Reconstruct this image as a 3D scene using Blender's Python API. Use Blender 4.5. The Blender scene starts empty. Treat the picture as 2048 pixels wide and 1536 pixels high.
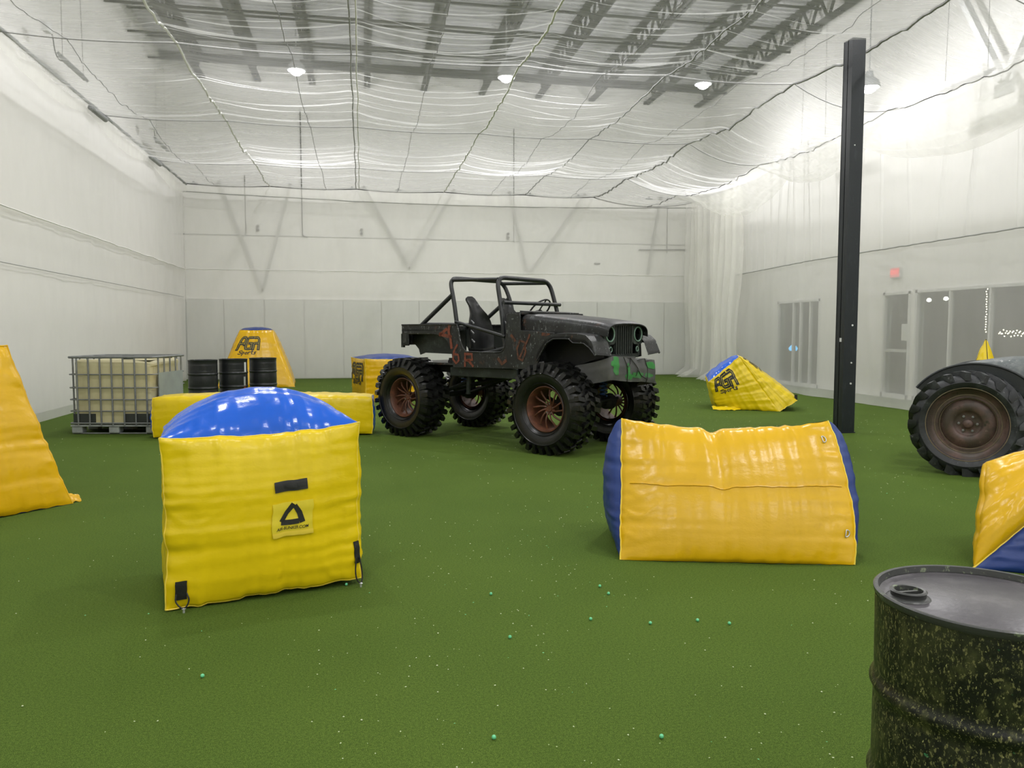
import bpy, bmesh, math, random
from mathutils import Vector as V, Matrix, noise, Euler
PI = math.pi
S = bpy.context.scene
COL = S.collection
rnd = random.Random(7)

# ------------------------------------------------------------------ camera, world, lamps, exposure
TH, PH, CAMH, FPX = math.radians(11.0), math.radians(3.95), 1.48, 1538.0
cam = bpy.data.cameras.new('camera'); camo = bpy.data.objects.new('camera', cam); COL.objects.link(camo)
cam.sensor_width = 36.0; cam.lens = FPX / 2048 * 36.0; cam.clip_start = .05; cam.clip_end = 200
camo.location = (0, 0, CAMH); camo.rotation_euler = (PI / 2 - PH, 0, -TH)
S.camera = camo
w = bpy.data.worlds.new('world'); S.world = w; w.use_nodes = True
w.node_tree.nodes['Background'].inputs[0].default_value = (.6, .65, .75, 1)
w.node_tree.nodes['Background'].inputs[1].default_value = .02
S.view_settings.view_transform = 'Standard'; S.view_settings.look = 'None'
S.view_settings.gamma = 1; S.view_settings.use_curve_mapping = False
S.view_settings.exposure = 0.0
S.cycles.transparent_max_bounces = 16; S.cycles.max_bounces = 12; S.cycles.diffuse_bounces = 8
S.cycles.caustics_reflective = False; S.cycles.caustics_refractive = False
LAMP_X = (-1.5, 3.65, 8.75)
LAMP_ROWS = (20.0, 13.6, 7.2, .8, -5.6)
LAMP_W = 112         # the bare lens, thrown to all sides
BEAM_W = 165         # the reflector's beam downwards
for j, ly in enumerate(LAMP_ROWS):
    for i, lx in enumerate(LAMP_X):
        L = bpy.data.lights.new('high_bay_light', 'POINT'); L.shadow_soft_size = .10
        L.energy = LAMP_W; L.color = (1, .98, .985)
        o = bpy.data.objects.new('high_bay_light', L); COL.objects.link(o); o.location = (lx, ly - .09 * (lx + 1.5), 7.60)
        L = bpy.data.lights.new('high_bay_beam', 'AREA'); L.shape = 'DISK'; L.size = .34; L.energy = BEAM_W; L.color = (1, .98, .985)
        o = bpy.data.objects.new('high_bay_beam', L); COL.objects.link(o); o.location = (lx, ly - .09 * (lx + 1.5), 7.70)

L = bpy.data.lights.new('high_bay_light', 'POINT'); L.shadow_soft_size = .10; L.energy = 9; L.color = (1, .98, .985)
o = bpy.data.objects.new('high_bay_light', L); COL.objects.link(o); o.location = (10.62, 14.95, 6.36)

# ------------------------------------------------------------------ node helpers
def newmat(name):
    m = bpy.data.materials.new(name); m.use_nodes = True
    nt = m.node_tree; b = nt.nodes['Principled BSDF']
    return m, nt, b
def nd(nt, typ, **k):
    n = nt.nodes.new(typ)
    for a, v in k.items():
        if a.startswith('i_'):
            n.inputs[int(a[2:])].default_value = v
        else: setattr(n, a, v)
    return n
def coords(nt, scale=(1, 1, 1), kind='Object'):
    t = nd(nt, 'ShaderNodeTexCoord'); mp = nd(nt, 'ShaderNodeMapping')
    mp.inputs['Scale'].default_value = scale
    nt.links.new(t.outputs[kind], mp.inputs[0]); return mp.outputs[0]
def tex(nt, vec, scale, detail=3, rough=.55):
    n = nd(nt, 'ShaderNodeTexNoise'); n.inputs['Scale'].default_value = scale
    n.inputs['Detail'].default_value = detail; n.inputs['Roughness'].default_value = rough
    nt.links.new(vec, n.inputs['Vector']); return n.outputs['Fac']
def ramp(nt, fac, stops):
    r = nd(nt, 'ShaderNodeValToRGB'); cr = r.color_ramp
    while len(cr.elements) < len(stops): cr.elements.new(.5)
    for e, (p, c) in zip(cr.elements, stops):
        e.position = p; e.color = tuple(c) + (1,) if len(c) == 3 else c
    nt.links.new(fac, r.inputs[0]); return r.outputs[0]
def mix(nt, fac, a, b, mode='MIX'):
    n = nd(nt, 'ShaderNodeMix', data_type='RGBA', blend_type=mode)
    for s, x in ((0, fac), (6, a), (7, b)):
        if isinstance(x, (int, float)): n.inputs[s].default_value = x
        elif isinstance(x, tuple): n.inputs[s].default_value = x + (1,)
        else: nt.links.new(x, n.inputs[s])
    return n.outputs[2]
def bump(nt, b, h, strength, dist=.01):
    n = nd(nt, 'ShaderNodeBump'); n.inputs['Strength'].default_value = strength
    n.inputs['Distance'].default_value = dist
    nt.links.new(h, n.inputs['Height']); nt.links.new(n.outputs[0], b.inputs['Normal'])
def plain(name, col, rough=.5, metal=0, var=.0, vs=6, bmp=0, bs=60, spec=.5):
    m, nt, b = newmat(name)
    b.inputs['Roughness'].default_value = rough; b.inputs['Metallic'].default_value = metal
    b.inputs['Specular IOR Level'].default_value = spec
    co = coords(nt)
    if var:
        f = tex(nt, co, vs, 4)
        c = ramp(nt, f, [(.3, tuple(x * (1 - var) for x in col)), (.7, tuple(min(1, x * (1 + var)) for x in col))])
        nt.links.new(c, b.inputs['Base Color'])
    else: b.inputs['Base Color'].default_value = col + (1,)
    if bmp: bump(nt, b, tex(nt, co, bs, 2), bmp, .005)
    return m
def spotted(name, base, spots, rough=.6, metal=0, bmp=.25, spec=.4):
    """base colour + list of (scale, threshold, softness, colour, (stretch))"""
    m, nt, b = newmat(name); b.inputs['Roughness'].default_value = rough; b.inputs['Metallic'].default_value = metal
    b.inputs['Specular IOR Level'].default_value = spec
    cur = base
    for k, (sc, th, so, col, st) in enumerate(spots):
        co = coords(nt, st)
        f = tex(nt, co, sc, 5, .65)
        a = ramp(nt, f, [(th, (0, 0, 0)), (min(1, th + so), (1, 1, 1))])
        cur = mix(nt, a, cur, col)
    nt.links.new(cur, b.inputs['Base Color'])
    if bmp: bump(nt, b, tex(nt, coords(nt), 45, 4), bmp, .004)
    return m
def net_mat(name, col, alpha, tl=.35, streak=(1, 1, 1), var=.06, fleck=0.0):
    m, nt, b = newmat(name); nt.nodes.remove(b)
    out = nt.nodes['Material Output']
    d = nd(nt, 'ShaderNodeBsdfDiffuse'); t = nd(nt, 'ShaderNodeBsdfTranslucent'); tr = nd(nt, 'ShaderNodeBsdfTransparent')
    d.inputs[0].default_value = col + (1,); t.inputs[0].default_value = col + (1,)
    m1 = nd(nt, 'ShaderNodeMixShader'); m1.inputs[0].default_value = tl
    nt.links.new(d.outputs[0], m1.inputs[1]); nt.links.new(t.outputs[0], m1.inputs[2])
    m2 = nd(nt, 'ShaderNodeMixShader')
    f = tex(nt, coords(nt, streak), 3, 5)
    a = ramp(nt, f, [(.3, (alpha - var,) * 3), (.7, (alpha + var,) * 3)])
    nt.links.new(a, m2.inputs[0]); nt.links.new(tr.outputs[0], m2.inputs[1]); nt.links.new(m1.outputs[0], m2.inputs[2])
    nt.links.new(m2.outputs[0], out.inputs[0])
    return m
def emit(name, col, s):
    m, nt, b = newmat(name); b.inputs['Base Color'].default_value = col + (1,)
    b.inputs['Emission Color'].default_value = col + (1,); b.inputs['Emission Strength'].default_value = s; return m
def glass(name, tint=(.8, .85, .85)):
    m, nt, b = newmat(name); nt.nodes.remove(b); out = nt.nodes['Material Output']
    tr = nd(nt, 'ShaderNodeBsdfTransparent'); tr.inputs[0].default_value = tint + (1,)
    g = nd(nt, 'ShaderNodeBsdfGlossy'); g.inputs['Roughness'].default_value = .04
    lw = nd(nt, 'ShaderNodeLayerWeight'); pw = nd(nt, 'ShaderNodeMath', operation='POWER'); pw.inputs[1].default_value = 4
    nt.links.new(lw.outputs['Facing'], pw.inputs[0]); fr = nd(nt, 'ShaderNodeMath', operation='MULTIPLY_ADD'); fr.inputs[1].default_value = .6; fr.inputs[2].default_value = .03
    nt.links.new(pw.outputs[0], fr.inputs[0])
    mx = nd(nt, 'ShaderNodeMixShader'); nt.links.new(fr.outputs[0], mx.inputs[0])
    nt.links.new(tr.outputs[0], mx.inputs[1]); nt.links.new(g.outputs[0], mx.inputs[2]); nt.links.new(mx.outputs[0], out.inputs[0])
    return m

# ------------------------------------------------------------------ materials
def turf_mat():
    m, nt, b = newmat('turf'); b.inputs['Roughness'].default_value = .95; b.inputs['Specular IOR Level'].default_value = .15
    co = coords(nt)
    fine = tex(nt, co, 330, 2, .7); mid = tex(nt, co, 90, 3); big = tex(nt, co, .6, 3)
    c = ramp(nt, fine, [(.32, (.026, .054, .006)), (.5, (.072, .128, .017)), (.68, (.165, .225, .045))])
    c2 = ramp(nt, mid, [(.3, (.72, .76, .7)), (.7, (1.2, 1.18, 1.15))])
    c3 = ramp(nt, big, [(.3, (.9, .92, .9)), (.7, (1.08, 1.06, 1.05))])
    c = mix(nt, 1.0, c, c2, 'MULTIPLY'); c = mix(nt, 1.0, c, c3, 'MULTIPLY')
    nt.links.new(c, b.inputs['Base Color'])
    bump(nt, b, fine, .8, .006); return m
def vinyl(name, col, rough=.3):
    m, nt, b = newmat(name); b.inputs['Roughness'].default_value = rough; b.inputs['Specular IOR Level'].default_value = .42
    co = coords(nt); f = tex(nt, co, 2.5, 4)
    c = ramp(nt, f, [(.3, tuple(x * .93 for x in col)), (.7, tuple(min(1, x * 1.05) for x in col))])
    d = ramp(nt, tex(nt, co, 9, 5, .7), [(.60, (1, 1, 1)), (.78, (.80, .76, .66))])
    c = mix(nt, .6, c, d, 'MULTIPLY')
    nt.links.new(c, b.inputs['Base Color'])
    h1 = tex(nt, coords(nt, (1, 1, 1.6)), 14, 3, .6)
    bump(nt, b, h1, .16, .010); return m
M = {}
M['turf'] = turf_mat()
M['yellow'] = vinyl('yellow_vinyl', (.74, .54, .006), .27)
M['yellow_deep'] = vinyl('deep_yellow_vinyl', (.66, .385, .004), .27)
M['blue'] = vinyl('blue_vinyl', (.010, .10, .56), .2)
M['blue_dark'] = vinyl('navy_vinyl', (.014, .040, .19), .4)
M['seam'] = plain('seam_tape', (.80, .60, .06), .45)
M['ink'] = plain('black_ink', (.012, .012, .010), .5)
M['label_yellow'] = plain('label_yellow', (.70, .56, .03), .4, 0, .05, 20)
M['black_rubber'] = plain('black_rubber', (.014, .014, .014), .45, 0, .2, 20, .2, 80)
M['wall'] = plain('painted_white_wall', (.78, .775, .75), .8, 0, .03, 1.2)
M['wall_low'] = plain('painted_wall_panel', (.56, .575, .55), .75, 0, .03, 1.5)
M['roof'] = plain('roof_deck_metal', (.52, .52, .54), .7, 0, .08, 2)
M['steel_roof'] = plain('joist_paint_grey', (.018, .018, .02), .7)
M['brace_pale'] = plain('pale_brace_paint', (.46, .46, .44), .6)
M['brace'] = plain('brace_paint_grey', (.33, .34, .33), .6)
M['net_ceiling'] = net_mat('ceiling_netting', (.92, .92, .92), .30, tl=.14, streak=(.35, 7, 1), var=.06)
M['net_wall'] = net_mat('wall_netting', (.93, .92, .895), .60, streak=(1, 1, .5), var=.015)
M['net_back'] = net_mat('back_netting', (.93, .925, .885), .46, streak=(1, 1, .3), var=.015)
M['net_right'] = net_mat('right_netting', (.84, .835, .81), .50, streak=(1, 1, .3), var=.015)
M['net_drape'] = net_mat('drape_netting', (.95, .945, .90), .34, streak=(1, 1, .3), var=.03)
M['rope'] = plain('cable_dark', (.12, .12, .12), .7)
M['cord_grey'] = plain('cable_grey', (.30, .30, .30), .7)
M['hem'] = plain('white_hem', (.74, .74, .71), .8)
M['lamp'] = emit('lamp_lens', (1, .98, .94), 30)
M['alu'] = plain('aluminium', (.55, .56, .57), .4, .6)
M['white_metal'] = plain('white_painted_metal', (.62, .63, .62), .5)
M['grey_metal'] = plain('grey_painted_metal', (.28, .29, .29), .5)
M['dark_frame'] = plain('dark_frame', (.05, .05, .05), .5)
M['glass'] = glass('window_glass')
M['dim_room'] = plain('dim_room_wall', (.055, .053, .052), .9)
M['column'] = spotted('black_column_paint', (.013, .017, .020), [(9, .56, .2, (.030, .036, .040), (1, 1, .3)), (60, .70, .06, (.20, .22, .21), (1, 1, .5))], .35)
M['jeep'] = spotted('battered_black_paint', (.011, .012, .012), [
    (3.2, .50, .22, (.032, .035, .033), (1, 1, 1)), (5.5, .61, .12, (.085, .034, .018), (1, 1, .8)),
    (13, .57, .14, (.058, .062, .066), (1, 1, .45)), (42, .62, .07, (.26, .28, .27), (1, 1, .5))], .40)
M['jeep_green'] = spotted('battered_green_black_paint', (.016, .021, .018), [
    (5, .52, .2, (.040, .052, .045), (1, 1, 1)), (18, .62, .12, (.09, .11, .095), (1, 1, .5)), (60, .69, .06, (.30, .34, .30), (1, 1, 1))], .5)
M['jeep_dark'] = spotted('dark_underside', (.010, .011, .011), [(14, .58, .2, (.035, .038, .034), (1, 1, 1))], .6)
M['cage'] = spotted('cage_black_tube', (.018, .020, .021), [(20, .62, .1, (.06, .065, .065), (1, 1, .5)), (80, .70, .05, (.2, .2, .2), (1, 1, 1))], .35)
M['seat'] = spotted('black_seat_shell', (.013, .014, .014), [(8, .58, .2, (.045, .048, .047), (1, 1, 1))], .35)
M['tire'] = spotted('tire_rubber', (.0075, .008, .0075), [(7, .55, .2, (.017, .017, .013), (1, 1, 1)), (50, .69, .06, (.10, .11, .10), (1, 1, 1))], .30, bmp=.3)
M['tractor_tire'] = spotted('dusty_tractor_rubber', (.018, .020, .022), [(6, .50, .2, (.052, .058, .062), (1, 1, 1)), (22, .62, .1, (.15, .16, .165), (1, 1, 1))], .5)
M['rust_rim'] = spotted('rusty_orange_rim', (.105, .042, .024), [(9, .52, .2, (.21, .075, .038), (1, 1, 1)), (14, .56, .14, (.040, .028, .018), (1, 1, 1))], .5)
M['tractor_rim'] = spotted('brown_rusty_disc', (.060, .046, .036), [(4, .45, .16, (.115, .070, .060), (1, 1, 1)), (9, .60, .1, (.030, .030, .020), (1, 1, 1)), (40, .66, .06, (.24, .21, .17), (1, 1, 1))], .45)
M['graffiti'] = spotted('orange_red_spray', (.20, .052, .028), [(24, .50, .15, (.075, .032, .022), (1, 1, 1)), (50, .58, .1, (.035, .032, .030), (1, 1, .5))], .7)
M['graffiti_dull'] = spotted('faded_orange_spray', (.12, .042, .022), [(20, .46, .2, (.042, .030, .024), (1, 1, 1))], .7)
M['green_paint'] = spotted('green_spray', (.040, .22, .050), [(9, .48, .25, (.085, .15, .09), (1, 1, 1))], .6)
M['cover'] = spotted('grey_bumper_cover', (.115, .115, .112), [(2.2, .50, .12, (.085, .105, .085), (1, 1, 1)), (3.4, .56, .08, (.030, .20, .04), (1, 1, 1))], .5)
M['cover_grey'] = spotted('plain_grey_cover', (.085, .086, .086), [(3, .5, .3, (.14, .14, .137), (1, 1, 1))], .5)
M['mint'] = plain('mint_ring', (.16, .26, .20), .5, 0, .3, 20)
M['blue_metal'] = plain('blue_spring_paint', (.06, .13, .38), .5)
M['rim_edge'] = plain('worn_rim_edge', (.17, .14, .09), .45, .2, .3, 12)
M['fender_dark'] = spotted('tractor_fender_black', (.020, .024, .025), [(8, .58, .2, (.045, .052, .052), (1, 1, 1))], .45)
M['hood_grey'] = spotted('weathered_grey_hood', (.10, .115, .115), [(7, .50, .2, (.17, .185, .18), (1, 1, 1)), (26, .62, .08, (.42, .43, .41), (1, 1, 1)), (20, .63, .05, (.02, .02, .02), (1.3, 1, 1))], .45)
M['tank'] = spotted('yellowed_plastic', (.52, .48, .29), [(3, .50, .3, (.42, .38, .21), (1, 1, .5))], .55, bmp=.1)
M['tank_dark'] = plain('dark_plastic', (.025, .030, .026), .6)
M['galv'] = plain('galvanised_bar', (.19, .20, .20), .45, .4, .15, 12)
M['plate'] = plain('galvanised_plate', (.30, .34, .335), .5, .3, .08, 6)
M['pallet'] = plain('pallet_grey', (.27, .29, .28), .6, 0, .2, 8)
M['drum'] = spotted('black_drum_paint', (.018, .020, .021), [(12, .60, .2, (.050, .050, .055), (1, 1, .6)), (60, .72, .04, (.22, .28, .2), (1, 1, 1))], .30)
M['drum_near'] = spotted('paint_splattered_drum', (.0075, .009, .0065), [
    (7, .50, .16, (.034, .038, .015), (1, 1, .5)), (22, .54, .12, (.050, .053, .020), (1, 1, .6)), (130, .56, .06, (.16, .155, .06), (1, 1, .55)),
    (170, .63, .05, (.42, .40, .17), (1, 1, .7)), (24, .69, .03, (.05, .22, .10), (1, 1, 1))], .38, bmp=.6)
M['drum_lid'] = spotted('drum_lid_grey', (.070, .066, .072), [(11, .50, .25, (.125, .118, .122), (1, 1, 1)), (60, .68, .05, (.33, .33, .32), (1, 1, 1))], .33)
M['drum_rim'] = spotted('drum_rim', (.045, .047, .045), [(30, .60, .08, (.20, .24, .15), (1, 1, 1))], .35)
M['ball'] = plain('green_paintball', (.13, .55, .27), .3)
M['frag'] = plain('pale_shell', (.55, .62, .38), .6)
M['frag_green'] = plain('green_shell', (.16, .55, .25), .6)
M['exit_red'] = emit('exit_red', (1, .10, .13), .9)
M['bulb'] = emit('warm_bulb', (1, .84, .58), 7)
M['bulb_white'] = emit('white_bulb', (1, .93, .75), 10)
M['screen_blue'] = emit('blue_glow', (.12, .55, 1), 2.2)
M['orange_glow'] = emit('amber_glow', (1, .6, .3), .7)

# ------------------------------------------------------------------ mesh helpers
class MB:
    def __init__(s): s.v = []; s.f = []
    def add(s, vs, fs):
        o = len(s.v); s.v += [tuple(v) for v in vs]; s.f += [tuple(o + i for i in f) for f in fs]; return s
    def hexa(s, p):            # 8 points: bottom 4, top 4
        return s.add(p, [(3, 2, 1, 0), (4, 5, 6, 7), (0, 1, 5, 4), (1, 2, 6, 5), (2, 3, 7, 6), (3, 0, 4, 7)])
    def box(s, c, d, R=None):
        R = R or Matrix.Identity(3); c = V(c)
        p = [c + R @ V((x * d[0] / 2, y * d[1] / 2, z * d[2] / 2)) for z in (-1, 1) for x, y in ((-1, -1), (1, -1), (1, 1), (-1, 1))]
        return s.hexa(p)
    def bar(s, a, b, wd, ht=None, up=(0, 0, 1)):
        a, b = V(a), V(b); ht = ht or wd; t = (b - a).normalized()
        u = V(up)
        if abs(t.dot(u)) > .98: u = V((1, 0, 0))
        sd = t.cross(u).normalized() * wd / 2; uu = sd.cross(t).normalized() * ht / 2
        return s.hexa([a - sd - uu, a + sd - uu, b + sd - uu, b - sd - uu, a - sd + uu, a + sd + uu, b + sd + uu, b - sd + uu])
    def tube(s, pts, r, n=8, closed=False, cap=True):
        pts = [V(p) for p in pts]; m = len(pts); o = len(s.v); prev = None
        for i, p in enumerate(pts):
            if closed: t = pts[(i + 1) % m] - pts[i - 1]
            else: t = pts[min(i + 1, m - 1)] - pts[max(i - 1, 0)]
            t = t.normalized() if t.length > 1e-9 else V((0, 0, 1))
            if prev is None:
                a = V((0, 0, 1)) if abs(t.z) < .9 else V((1, 0, 0)); nrm = t.cross(a).normalized()
            else:
                nrm = prev - t * prev.dot(t); nrm = nrm.normalized() if nrm.length > 1e-6 else prev
            prev = nrm; bn = t.cross(nrm); rr = r[i] if isinstance(r, (list, tuple)) else r
            for k in range(n):
                a = 2 * PI * k / n; s.v.append(tuple(p + (nrm * math.cos(a) + bn * math.sin(a)) * rr))
        rng = m if closed else m - 1
        for i in range(rng):
            for k in range(n):
                a = o + i * n + k; b = o + i * n + (k + 1) % n; c = o + ((i + 1) % m) * n + (k + 1) % n; d = o + ((i + 1) % m) * n + k
                s.f.append((a, b, c, d))
        if cap and not closed:
            s.f.append(tuple(o + k for k in range(n))[::-1]); s.f.append(tuple(o + (m - 1) * n + k for k in range(n)))
        return s
    def lathe(s, prof, n=32, axis='z', c=(0, 0, 0), closed=False):
        o = len(s.v); c = V(c)
        for (r, h) in prof:
            for k in range(n):
                a = 2 * PI * k / n; x, y = r * math.cos(a), r * math.sin(a)
                p = V((x, y, h)) if axis == 'z' else V((x, h, y)) if axis == 'y' else V((h, x, y))
                s.v.append(tuple(c + p))
        m = len(prof)
        for i in range(m if closed else m - 1):
            i2 = (i + 1) % m
            for k in range(n):
                q = (o + i * n + k, o + i * n + (k + 1) % n, o + i2 * n + (k + 1) % n, o + i2 * n + k)
                s.f.append(q if axis != 'y' else q[::-1])
        return s
    def prism(s, poly, y0, y1, plane='xz'):
        n = len(poly); o = len(s.v)
        for y in (y0, y1):
            for (a, b) in poly:
                s.v.append((a, y, b) if plane == 'xz' else (a, b, y) if plane == 'xy' else (y, a, b))
        s.f.append(tuple(o + i for i in range(n))); s.f.append(tuple(o + n + i for i in range(n))[::-1])
        for i in range(n):
            j = (i + 1) % n; s.f.append((o + j, o + i, o + n + i, o + n + j))
        return s
    def grid(s, fn, nu, nv):
        o = len(s.v)
        for j in range(nv + 1):
            for i in range(nu + 1): s.v.append(tuple(fn(i / nu, j / nv)))
        for j in range(nv):
            for i in range(nu):
                a = o + j * (nu + 1) + i; s.f.append((a, a + 1, a + nu + 2, a + nu + 1))
        return s
    def shell(s, fn, nu, nv, th):       # grid with thickness th (second layer offset by vector th)
        th = V(th); o = len(s.v); s.grid(fn, nu, nv); o2 = len(s.v)
        s.grid(lambda u, v: V(fn(u, v)) + th, nu, nv)
        for q in range(len(s.f) - nu * nv, len(s.f)): s.f[q] = s.f[q][::-1]
        W = nu + 1
        ring = [i for i in range(nu)] + [nu + W * j for j in range(nv)] + [W * nv + i for i in range(nu, 0, -1)] + [W * j for j in range(nv, 0, -1)]
        for k in range(len(ring)):
            a, b = ring[k], ring[(k + 1) % len(ring)]; s.f.append((o + b, o + a, o2 + a, o2 + b))
        return s
    def build(s, name, mat, parent=None, smooth=False, loc=None, rot=None, kind=None, fix=True, sharp=40, bevel=0):
        me = bpy.data.meshes.new(name); me.from_pydata(s.v, [], s.f)
        if fix:
            bm = bmesh.new(); bm.from_mesh(me); bmesh.ops.recalc_face_normals(bm, faces=bm.faces); bm.to_mesh(me); bm.free()
        me.materials.append(M[mat] if isinstance(mat, str) else mat)
        if smooth:
            me.polygons.foreach_set('use_smooth', [True] * len(me.polygons))
            if sharp: me.set_sharp_from_angle(angle=math.radians(sharp))
        o = bpy.data.objects.new(name, me); COL.objects.link(o)
        if parent: o.parent = parent
        if loc: o.location = loc
        if rot: o.rotation_euler = rot
        if kind: o['kind'] = kind
        if bevel:
            b = o.modifiers.new('bevel', 'BEVEL'); b.width = bevel; b.segments = 2; b.limit_method = 'ANGLE'
        return o
def thing(name, label, cat, loc=(0, 0, 0), rz=0, group=None):
    o = bpy.data.objects.new(name, None); COL.objects.link(o); o.empty_display_size = .1
    o.location = loc; o.rotation_euler = (0, 0, rz); o['label'] = label; o['category'] = cat
    if group: o['group'] = group
    return o
def tag(o, label, cat, group=None, kind=None):
    o['label'] = label; o['category'] = cat
    if group: o['group'] = group
    if kind: o['kind'] = kind
    return o
def nz(x, y=0, z=0): return noise.noise(V((x, y, z)))
def smoothpts(pts, k=2):
    pts = [V(p) for p in pts]
    for _ in range(k):
        q = [pts[0]]
        for a, b in zip(pts, pts[1:]): q += [a * .75 + b * .25, a * .25 + b * .75]
        q.append(pts[-1]); pts = q
    return pts
def rounded(pts, r=.12, n=5):
    """polyline with round corners"""
    pts = [V(p) for p in pts]; out = [pts[0]]
    for i in range(1, len(pts) - 1):
        a, b, c = pts[i - 1], pts[i], pts[i + 1]
        d1 = (a - b); d2 = (c - b); rr = min(r, d1.length * .45, d2.length * .45)
        p, q = b + d1.normalized() * rr, b + d2.normalized() * rr
        for k in range(n + 1):
            t = k / n; out.append(p * (1 - t) ** 2 + b * 2 * t * (1 - t) + q * t * t)
    out.append(pts[-1]); return out

# ================================================================== SETTING
XL, XR, YB, ZC = -5.1, 10.0, 24.3, 5.75     # netting planes
def xr_at(y): return 10.0 + max(0, y - 16) * .11
WXL, WXR, WYB, ROOF = -5.75, 11.5, 24.95, 9.72
MB().add([(WXL - .2, -9, 0), (17, -9, 0), (17, 27, 0), (WXL - .2, 27, 0)], [(0, 1, 2, 3)]).build('floor', 'turf', kind='structure', fix=False)
MB().box((WXL - .1, 8, ROOF / 2), (.2, 34, ROOF)).build('wall_left', 'wall', kind='structure')
wb = MB().box((3, WYB + .1, ROOF / 2), (18, .2, ROOF)).build('wall_back', 'wall', kind='structure')
MB().box((3, -8.9, ROOF / 2), (18, .2, ROOF)).build('wall_front', 'wall', kind='structure')
# wainscot panels of the back wall
k = 0; x = -5.34
while x < 11.5:
    MB().box((x + .595, WYB - .030, 1.22), (1.162, .060, 2.43)).build('wall_panel', 'wall_low', wb, bevel=.004); x += 1.19
MB().box((3, WYB - .02, 2.46), (17.2, .05, .035)).build('panel_cap', 'wall', wb)
MB().box((3, WYB - .012, 4.4), (17.2, .024, .02)).build('wall_joint', 'brace', wb)
# right wall with openings:  (y0, y1, ztop)
openings = [(6.2, 14.40, 2.34), (14.55, 15.42, 2.33), (17.85, 19.90, 2.30)]
rw = MB(); ys = [-9] + [q for o_ in openings for q in o_[:2]] + [27]
for a, b in zip(ys[::2], ys[1::2]): rw.box((WXR + .1, (a + b) / 2, ROOF / 2), (.2, b - a, ROOF))
for y0, y1, zt in openings: rw.box((WXR + .1, (y0 + y1) / 2, (ROOF + zt) / 2), (.2, y1 - y0, ROOF - zt))
rw.build('wall_right', 'wall', kind='structure')
# storefront glazing
def glazing(name, y0, y1, zt, muls, low=None):
    f = MB(); X = WXR + .02
    for y in (y0 + .03, y1 - .03): f.box((X, y, zt / 2), (.1, .06, zt))
    f.box((X, (y0 + y1) / 2, zt - .03), (.1, y1 - y0, .06)); f.box((X, (y0 + y1) / 2, .05), (.1, y1 - y0, .1))
    fr = f.build(name, 'white_metal', kind='structure')
    cuts = [y0] + muls + [y1]
    for y in muls: MB().box((X, y, zt / 2), (.09, .045, zt - .1)).build('mullion', 'white_metal', fr)
    for a, b in zip(cuts, cuts[1:]): MB().box((X + .02, (a + b) / 2, zt / 2), (.012, b - a - .05, zt - .1)).build('pane', 'glass', fr)
    return fr
glazing('window_1', 6.2, 14.40, 2.34, [7.4, 8.7, 10.0, 11.2, 12.42, 13.43])
dr = glazing('door_1', 14.55, 15.42, 2.33, [])
MB().box((WXR + .03, 14.98, 1.05), (.06, .74, .07)).build('push_bar', 'alu', dr)
MB().box((WXR + .03, 14.75, 1.45), (.02, .20, .36)).build('notice', 'white_metal', dr)
glazing('window_2', 17.85, 19.90, 2.30, [18.3, 18.75, 19.1])
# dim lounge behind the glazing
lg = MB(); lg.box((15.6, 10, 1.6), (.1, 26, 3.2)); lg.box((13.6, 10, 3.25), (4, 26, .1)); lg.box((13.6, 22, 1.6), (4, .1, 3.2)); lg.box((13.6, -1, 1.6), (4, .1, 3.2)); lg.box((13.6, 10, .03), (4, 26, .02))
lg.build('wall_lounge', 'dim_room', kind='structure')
lb = bpy.data.lights.new('lounge_light', 'POINT'); lb.energy = 14; lb.color = (1, .8, .6); lb.shadow_soft_size = .2
lbo = bpy.data.objects.new('lounge_light', lb); COL.objects.link(lbo); lbo.location = (13.8, 9.5, 2.6)
# roof: deck with ribs, joists, bridging
ceil = MB()
nrib = 86
ceil.box((2.9, 8, ROOF + .06), (18, 34, .08))
ceil = ceil.build('ceiling', 'roof', kind='structure')
rb = MB()
for i in range(60): rb.box((2.9, 10 + i * .25, ROOF), (17.2, .09, .05))
rb.build('deck_ribs', 'roof', ceil, kind='stuff')
def joist(x, y0=6.0, y1=24.9, zt=ROOF - .04, zb=ROOF - .68):
    m = MB()
    for z in (zt, zb):
        for s in (-1, 1): m.box((x + s * .055, (y0 + y1) / 2, z), (.075, y1 - y0, .07))
    y = y0; up = True; st = .38
    while y < y1 - st:
        m.bar((x, y, zb if up else zt), (x, y + st, zt if up else zb), .055, .055, (1, 0, 0)); y += st; up = not up
    m.build('joist', 'steel_roof', ceil)
for x in (-4.6, -3.0, -1.4, .25, 2.0, 3.85, 5.7, 7.5, 9.4, 11.2): joist(x)
for y in (11.5, 15.4, 18.2, 19.6, 21.4, 23.3):
    MB().box((2.9, y, ROOF - .70), (17.2, .05, .05)).build('bridging_bar', 'steel_roof', ceil)
    MB().box((2.9, y, ROOF - .12), (17.2, .05, .05)).build('bridging_bar', 'steel_roof', ceil)
MB().box((2.9, 24.75, ROOF - .15), (17.2, .12, .22)).build('end_girder', 'steel_roof', ceil)
# diagonal braces behind the netting
for (xa, za, xb, zb_) in ((.1, 6.0, 1.5, 3.45), (2.95, 6.0, 1.5, 3.45), (-4.2, 6.0, -3.0, 2.7), (-2.1, 6.0, -3.0, 2.7), (4.75, 6.0, 5.35, 3.4), (7.3, 6.0, 5.45, 3.4), (9.95, 6.0, 9.5, 3.4)):
    MB().bar((xa, WYB - .10, za), (xb, WYB - .10, zb_), .07, .06, (0, 1, 0)).build('diagonal_brace', 'brace_pale', wb)

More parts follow.
